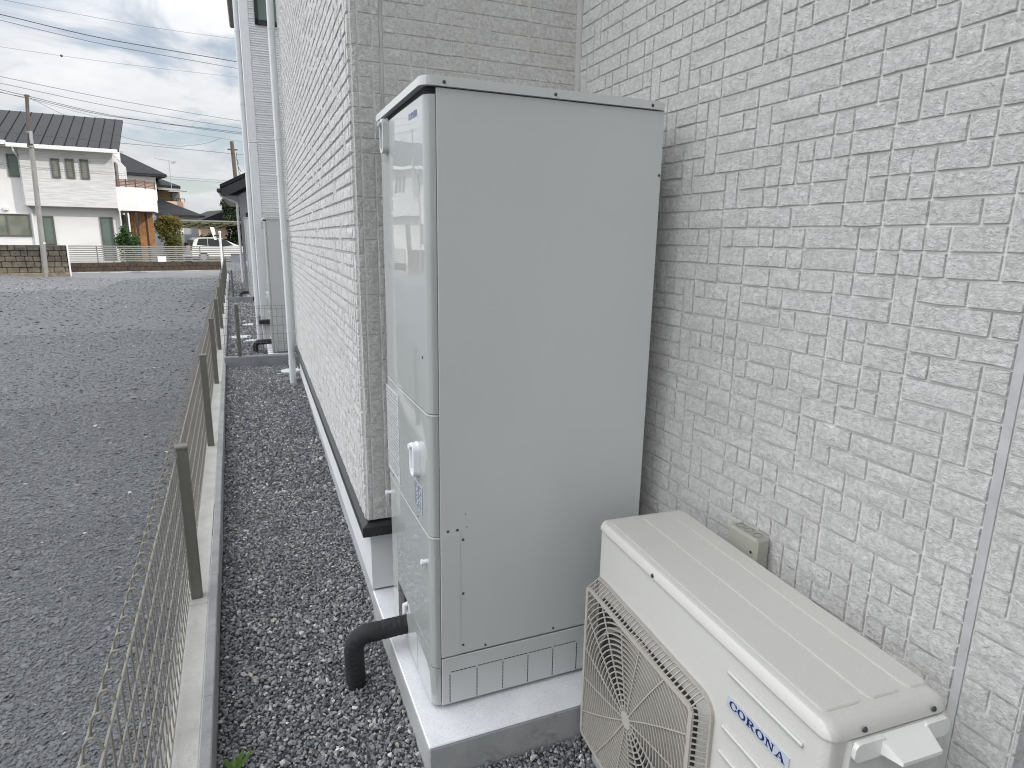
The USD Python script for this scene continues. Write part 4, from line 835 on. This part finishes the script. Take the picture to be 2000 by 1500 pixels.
# old stone retaining wall at the left
sw = qthing('stone_wall', 'mossy brown stone retaining wall behind the leaning utility pole', 'wall')
MB().box(-9.5, -3.13, -10.47, -10.25, -.35, .95).build('wall_core', 'brown_mortar', sw)
g = np.random.default_rng(12); z = .02
for r, hh in enumerate((.185, .19, .18, .185, .19)):
    s = -9.5+g.uniform(0, .3)
    while s < -3.15:
        w = min(g.uniform(.18, .40), -3.13-s)
        MB().box(s+.005, s+w-.005, -10.50-g.uniform(0, .035), -10.46, z+.004, z+hh-.004, .022).build('stone', 'old_stone', sw); s += w
    z += hh
MB().box(-9.6, -3.12, -10.62, -10.44, -.30, .025, .02).build('footing', 'old_stone', sw)
MB().box(-3.125, -3.075, -10.56, -10.25, -.30, .955, .006).build('sunlit_end', 'white_trim', sw)  # pale strip: sunlight on the wall end is put into its colour
# utility pole and its neighbour
up = thing('utility_pole', 'leaning grey concrete utility pole in front of the stone wall', 'utility pole')
MB().tube([(-6.865, 24.80, -.35), (-6.80, 24.81, 2.2), (-6.74, 24.82, 4.45), (-6.72, 24.82, 4.55)], [.088, .078, .068, .067], 14).build('shaft', 'pole_concrete', up, smooth=50)
MB().tube([(-6.80, 24.80, 4.1), (-6.665, 24.80, 5.72)], [.06, .05], 10).build('top_extension', 'pole_wood', up, smooth=50)
MB().box(-6.74, -6.60, 24.77, 24.85, 5.66, 5.71).build('crossarm', 'pole_wood', up)
MB().tube([(-6.70, 24.75, 4.60), (-6.70, 24.73, 4.2)], .05, 10).build('cable_joint', 'antenna_metal', up)
for z in (4.55, 4.1, 1.0): MB().tube([(-6.74-.025*(4.3-z), 24.81, z), (-6.74-.025*(4.3-z), 24.81, z+.04)], .084, 14).build('band', 'antenna_metal' if z > 2 else 'white_trim', up)
up2 = thing('utility_pole', 'thin dark utility pole rising behind the low house roof', 'utility pole')
MB().tube([(-.62, 45, -.4), (-.82, 45, 7.24)], [.16, .12], 10).build('shaft', 'pole_wood', up2, smooth=50)
for k in range(5):
    z = 4.3+.45*k; MB().tube([(-.55, 45, z+.5), (-.4-.06*k, 45, z+.15), (-.1-.1*k, 45, z-.25)], .02, 5).build('service_drop', 'cable', up2)
MB().box(-1.1, -.5, 44.95, 45.05, 6.7, 6.78).build('crossarm', 'pole_wood', up2)
# overhead wires
wires = {'a': ([(-7.21, 26.0, 8.77), (-4.12, 26.94, 8.79), (-.24, 28.13, 9.0)], .008, 'uppermost thin wire crossing the sky'), 'b': ([(-7.38, 26.05, 8.34), (-4.2, 27.02, 8.16), (-.19, 28.25, 8.19)], .022, 'thickest cable high in the sky, second from the top'),
 'b2': ([(-7.4, 26.04, 8.16), (-4.22, 27.01, 7.96), (-.21, 28.24, 7.94)], .014, 'cable running just below the thickest one'), 'c': ([(-7.45, 25.82, 7.3), (-5.86, 26.3, 7.32), (-.23, 28.02, 7.57)], .007, 'thin wire with a small ball in the middle of the sky'),
 'd': ([(-7.33, 24.91, 6.22), (-4.15, 25.88, 5.95), (-.19, 27.1, 5.77)], .012, 'wire passing just above the top of the leaning pole'), 'e': ([(-7.36, 24.9, 6.02), (-4.18, 25.88, 5.7), (-.21, 27.09, 5.5)], .012, 'wire nearest above the cables held by the leaning pole'),
 'f': ([(-7.33, 24.7, 5.79), (-6.69, 24.9, 5.7), (-4.28, 25.64, 5.39), (-.23, 26.88, 5.26)], .014, 'upper cable held at the top of the leaning pole'), 'g': ([(-7.34, 24.7, 5.71), (-6.68, 24.9, 5.64), (-4.28, 25.64, 5.36), (-.22, 26.88, 5.32)], .014, 'lower cable held at the top of the leaning pole'),
 'h': ([(-6.64, 25.02, 5.68), (-5.87, 25.26, 5.28), (-5.07, 25.5, 4.96), (-4.33, 25.73, 4.76), (-3.76, 25.9, 4.65), (-2.65, 26.24, 4.59), (-1.7, 26.53, 4.76), (-1.07, 26.72, 5.03)], .009, 'slack wire sagging from the leaning pole across the black roof'),
 'i': ([(-7.57, 24.95, 4.56), (-6.8, 25.18, 4.54), (-4.42, 25.91, 4.54), (-.66, 27.06, 4.53), (-.19, 27.2, 4.52)], .013, 'level cable crossing the lower part of the black roof'), 'j': ([(-7.74, 25.1, 3.59), (-6.91, 25.36, 3.51), (-5.59, 25.76, 3.52), (-2.95, 26.57, 3.51), (-.45, 27.33, 3.5)], .008, 'upper of two thin wires crossing the upstairs windows'),
 'k': ([(-7.75, 25.1, 3.54), (-6.91, 25.36, 3.46), (-5.6, 25.76, 3.45), (-2.96, 26.56, 3.43), (-.46, 27.33, 3.42)], .008, 'lower of two thin wires crossing the upstairs windows'), 'l': ([(-6.46, 24.87, 5.56), (-4.28, 25.53, 5.21), (-1.06, 26.52, 5.01), (-.16, 26.79, 4.96)], .007, 'faint straight wire just under the cables of the leaning pole')}
for k, (p, r, lab) in wires.items():
    p = np.array(p)
    if k != 'h':
        e0 = p[0]+(p[0]-p[1])/np.linalg.norm(p[0]-p[1])*6+np.array([0, 0, .15]); e1 = p[-1]+(p[-1]-p[-2])/np.linalg.norm(p[-1]-p[-2])*7+np.array([0, 0, .15]); p = np.vstack([e0, p, e1])
    d = np.concatenate([[0], np.cumsum(np.linalg.norm(np.diff(p, axis=0), axis=1))])
    from scipy.interpolate import PchipInterpolator
    u = np.linspace(0, d[-1], 40); q = np.stack([PchipInterpolator(d, p[:, i])(u) for i in range(3)], 1)
    t = thing('overhead_wire', lab, 'wire'); MB().tube(q, r*.62, 5).build('cable', 'cable', t, smooth=True)
    if k == 'c': MB().mesh(trimesh.creation.icosphere(1, .042).apply_translation((-5.86, 26.3, 7.32))).build('marker_ball', 'cable', t, smooth=True)
# aerials
def aerial(x, y, z0, z1, w, lab):
    t = thing('tv_aerial', lab, 'aerial'); MB().tube([(x, y, z0), (x, y, z1)], .022, 6).build('mast', 'antenna_metal', t)
    m = MB().tube([(x-.7*w, y, z1+.08), (x+.35*w, y, z1-.04)], .014, 5)
    for k in range(9):
        u = k/8; px_ = x-.7*w+1.05*w*u; m.tube([(px_, y-.22, z1+.08-.12*u), (px_, y+.22, z1+.08-.12*u)], .008, 4)
    m.build('boom', 'antenna_metal', t)
    MB().box(x+.1*w, x+.32*w, y-.03, y+.03, z1-.15, z1-.08).build('reflector', 'antenna_metal', t)
aerial(-4.52, 45, 4.2, 5.85, 1.1, 'wide TV aerial on the tiled roof left of the far pole'); aerial(-7.3, 46, 5.2, 6.35, .5, 'small TV aerial close to the gable of the white house')
# carport and car
cp = qthing('carport', 'brown carport with ribbed translucent roof beside the older house', 'carport')
MB().box(3.80, 7.9, 4.93, 5.0, 2.16, 2.24).box(3.80, 7.9, 8.3, 8.36, 1.78, 1.86).build('beam', 'alu_fence', cp)
MB().add([(3.82, 5.0, 2.12), (7.9, 5.0, 2.12), (7.9, 8.3, 1.80), (3.82, 8.3, 1.80), (3.82, 5.0, 2.126), (7.9, 5.0, 2.126), (7.9, 8.3, 1.806), (3.82, 8.3, 1.806)], [[0, 3, 2, 1], [4, 5, 6, 7]]).build('roof_sheet', 'carport_sheet', cp)
for k in range(7): MB().add([(3.84+.62*k, 4.99, 2.10), (3.88+.62*k, 4.99, 2.10), (3.88+.62*k, 8.3, 1.82), (3.84+.62*k, 8.3, 1.82), (3.84+.62*k, 4.99, 2.05), (3.88+.62*k, 4.99, 2.05), (3.88+.62*k, 8.3, 1.77), (3.84+.62*k, 8.3, 1.77)], [[0, 4, 7, 3], [1, 2, 6, 5], [4, 5, 6, 7], [0, 1, 5, 4]]).build('rafter', 'brown_frame', cp)
for k in range(3): MB().box(3.82, 7.9, 5.8+.85*k, 5.84+.85*k, 1.99-.067*k, 2.03-.067*k).build('purlin', 'brown_frame', cp)
for s, d in ((3.9, 5.1), (3.9, 8.2), (7.6, 8.2)): MB().box(s-.04, s+.04, d-.04, d+.04, -.2, 2.05).build('post', 'brown_frame', cp)
car = thing('parked_car', 'white family car parked under the brown carport', 'car', (*Q(4.55, 5.6), -.27), QH)
side = [(.05, .30), (.02, .62), (.10, .95), (.26, 1.34), (.50, 1.47), (1.3, 1.50), (1.9, 1.42), (2.85, 1.0), (3.6, .88), (3.85, .72), (3.9, .42), (3.85, .28)]
MB().prism(side, .08, 1.62, 'y').prism([(x, z-.02) for x, z in side[:3]] + [(.2, .98), (3.4, .92), (3.84, .7), (3.88, .4), (3.84, .3)], .0, 1.70, 'y').build('body', 'car_white', car, smooth=25)
for a, b, c, d_ in (((.36, 1.02), (.50, 1.40), (1.0, 1.43), (1.0, .96)), ((1.03, .96), (1.03, 1.43), (1.66, 1.42), (1.72, .94)), ((1.77, .94), (1.71, 1.42), (2.03, 1.38), (2.55, 1.0))):
    for y0, y1 in ((.072, .085), (1.615, 1.63)): MB().prism([a, b, c, d_], y0, y1, 'y').build('window', 'car_glass', car)
MB().add([(2.1, .16, 1.41), (2.1, 1.54, 1.41), (2.72, 1.54, 1.055), (2.72, .16, 1.055)], [[0, 3, 2, 1]]).xf([[1, 0, 0, .012], [0, 1, 0, 0], [0, 0, 1, .012], [0, 0, 0, 1]]).build('windscreen', 'car_glass', car)
MB().add([(.11, .16, 1.0), (.11, 1.54, 1.0), (.215, 1.54, 1.34), (.215, .16, 1.34)], [[0, 1, 2, 3]]).xf([[1, 0, 0, -.012], [0, 1, 0, 0], [0, 0, 1, 0], [0, 0, 0, 1]]).build('rear_window', 'car_glass', car)
for x in (.7, 3.1):
    for y0, y1 in ((-.01, .2), (1.5, 1.71)):
        w = MB().tube([(x, y0, .30), (x, y1, .30)], .30, 20).build('wheel', 'tyre', car); MB().tube([(x, y0-.006 if y0 < 1 else y1, .30), (x, y0 if y0 < 1 else y1+.006, .30)], .19, 14).build('rim', 'antenna_metal', w)
for y in (.02, 1.55): MB().box(.0, .12, y, y+.13, .70, 1.15, .02).build('tail_lamp', 'lamp_red', car)
# sign post at the lot corner
t = thing('sign_post', 'white road sign post with tilted mirror plate beside the fence end', 'sign post')
MB().tube([(-1.385, 27, -.3), (-1.375, 27, 1.46)], .042, 10).build('post', 'white_trim', t); MB().mesh(trimesh.creation.icosphere(2, .055).apply_translation((-1.375, 27, 1.49))).build('finial', 'white_trim', t, smooth=True)
MB().tube([(-1.37, 27, 1.38), (-1.58, 26.95, 1.36)], .03, 6).build('arm', 'black_metal', t)
MB().add([(-1.70, 26.9, 1.68), (-1.57, 27.1, 1.68), (-1.50, 27.1, 1.19), (-1.58, 26.9, 1.19), (-1.71, 26.88, 1.68), (-1.58, 27.08, 1.68), (-1.51, 27.08, 1.19), (-1.59, 26.88, 1.19)], [[0, 1, 2, 3], [7, 6, 5, 4], [0, 4, 5, 1], [1, 5, 6, 2], [2, 6, 7, 3], [3, 7, 4, 0]]).build('mirror_plate', 'white_trim', t)
# plants
def plant(name, label, cat, base, H, lobes, n, ls, m, trunk, seed):
    g = np.random.default_rng(seed); t = thing(name, label, cat, base); tr = MB()
    for k in range(trunk):
        a = g.random()*6.28; q = np.array(lobes[k % len(lobes)][:3]); tr.tube([(.06*math.cos(a), .06*math.sin(a), -.1), (q[0]*.4, q[1]*.4, q[2]*.5), q], [.035, .025, .01], 6)
    tr.build('trunk', 'bark', t)
    V, F = [], []
    for k in range(n):
        c = lobes[g.integers(len(lobes))]; d = g.normal(size=3); d /= np.linalg.norm(d); p = np.array(c[:3])+d*np.array(c[3:6])*g.random()**.45
        u = g.normal(size=3); u[2] -= .4; u /= np.linalg.norm(u); w = np.cross(u, g.normal(size=3)); w /= np.linalg.norm(w); s = ls*g.uniform(.6, 1.4)
        b = len(V); nn = np.cross(u, w)*s*.12; V += [p, p+u*s*.5+w*s*.28+nn, p+u*s, p+u*s*.5-w*s*.28+nn]; F.append([b, b+1, b+2, b+3])
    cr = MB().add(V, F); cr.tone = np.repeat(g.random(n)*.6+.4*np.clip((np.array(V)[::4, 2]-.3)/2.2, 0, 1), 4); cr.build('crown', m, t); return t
x_, y_ = Q(-.05, -2.6)
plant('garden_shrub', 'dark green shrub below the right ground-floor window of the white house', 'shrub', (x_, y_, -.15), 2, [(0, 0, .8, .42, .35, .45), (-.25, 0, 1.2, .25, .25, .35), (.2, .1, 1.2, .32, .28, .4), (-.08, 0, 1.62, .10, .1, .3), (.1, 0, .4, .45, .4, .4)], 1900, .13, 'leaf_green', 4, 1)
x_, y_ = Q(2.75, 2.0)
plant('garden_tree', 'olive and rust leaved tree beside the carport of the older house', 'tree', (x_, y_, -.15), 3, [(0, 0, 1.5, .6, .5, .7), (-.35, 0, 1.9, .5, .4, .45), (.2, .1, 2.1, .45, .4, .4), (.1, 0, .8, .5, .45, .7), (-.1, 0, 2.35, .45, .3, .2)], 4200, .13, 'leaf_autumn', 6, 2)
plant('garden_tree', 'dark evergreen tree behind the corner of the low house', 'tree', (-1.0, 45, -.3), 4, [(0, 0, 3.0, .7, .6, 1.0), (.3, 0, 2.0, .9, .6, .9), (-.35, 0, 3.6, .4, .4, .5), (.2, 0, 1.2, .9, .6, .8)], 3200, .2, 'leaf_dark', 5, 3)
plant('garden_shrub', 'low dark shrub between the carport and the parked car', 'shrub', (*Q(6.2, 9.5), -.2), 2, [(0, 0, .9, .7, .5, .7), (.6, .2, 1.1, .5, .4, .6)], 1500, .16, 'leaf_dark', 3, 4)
gh = thing('green_roof_house', 'distant house with faded green roof seen past the low house eave', 'house', (-1.5, 52, 0))
MB().box(-.0, 3.2, 0, 5, -.3, 3.7).build('wall', 'foundation', gh); MB().add([(-.35, -.3, 3.75), (3.4, -.3, 3.75), (3.4, 2.5, 5.0), (-.2, 2.5, 5.0), (3.4, 5.3, 3.75), (-.35, 5.3, 3.75)], [[0, 1, 2, 3], [3, 2, 4, 5]]).build('roof', 'green_roof', gh)
dh = thing('distant_house', 'small distant house with dark gable beyond the carport', 'house', (*Q(8.0, 16), 0), QH)
MB().box(-.6, 4, 0, 5, -.3, 2.2).build('wall', 'peach_wall', dh); MB().prism([(-1.0, 2.15), (1.7, 3.3), (4.4, 2.15), (4.4, 2.05), (-1.0, 2.05)], -.4, 5.4, 'y').build('roof', 'roof_slate', dh)
# far neighbourhood that closes the horizon
for k, (x, y, w, h_, lab) in enumerate(((-26, 62, 10, 4.6, 'long pale house far behind the stone wall at the left edge'), (9, 66, 9, 4.2, 'pale house far down the road past the sign post'), (-3.2, 74, 7, 2.2, 'low roofline far beyond the carport'))):
    t = thing('far_house', lab, 'house', (x, y, 0), 10); MB().box(0, w, 0, 7, -.4, h_).build('wall', 'foundation', t); hip(-.5, w+.5, -.5, 7.5, h_+.1, h_+1.6, 2, w-2, 3.5).build('roof', 'roof_slate', t)
# weed in the gravel
t = thing('weed', 'small bright green weed in the gravel at the bottom edge', 'weed', (-.565, .10, -.125))
for k, (a, l) in enumerate(((.3, .075), (1.0, .06), (2.4, .05), (4.0, .045), (5.2, .055), (1.6, .04))):
    V = []
    for u in np.linspace(0, 1, 7):
        c = np.array([math.cos(a)*l*u*.8, math.sin(a)*l*u*.8, l*(u-.35*u*u)]); w = .0085*math.sin(math.pi*min(u*.85+.1, 1)); V += [c+np.array([-math.sin(a), math.cos(a), 0])*w, c-np.array([-math.sin(a), math.cos(a), 0])*w]
    lf = MB().add(V, [[2*i, 2*i+1, 2*i+3, 2*i+2] for i in range(6)]); lf.tone = np.full(14, .15+.14*k); lf.build('leaf', 'weed_leaf', t, smooth=True)
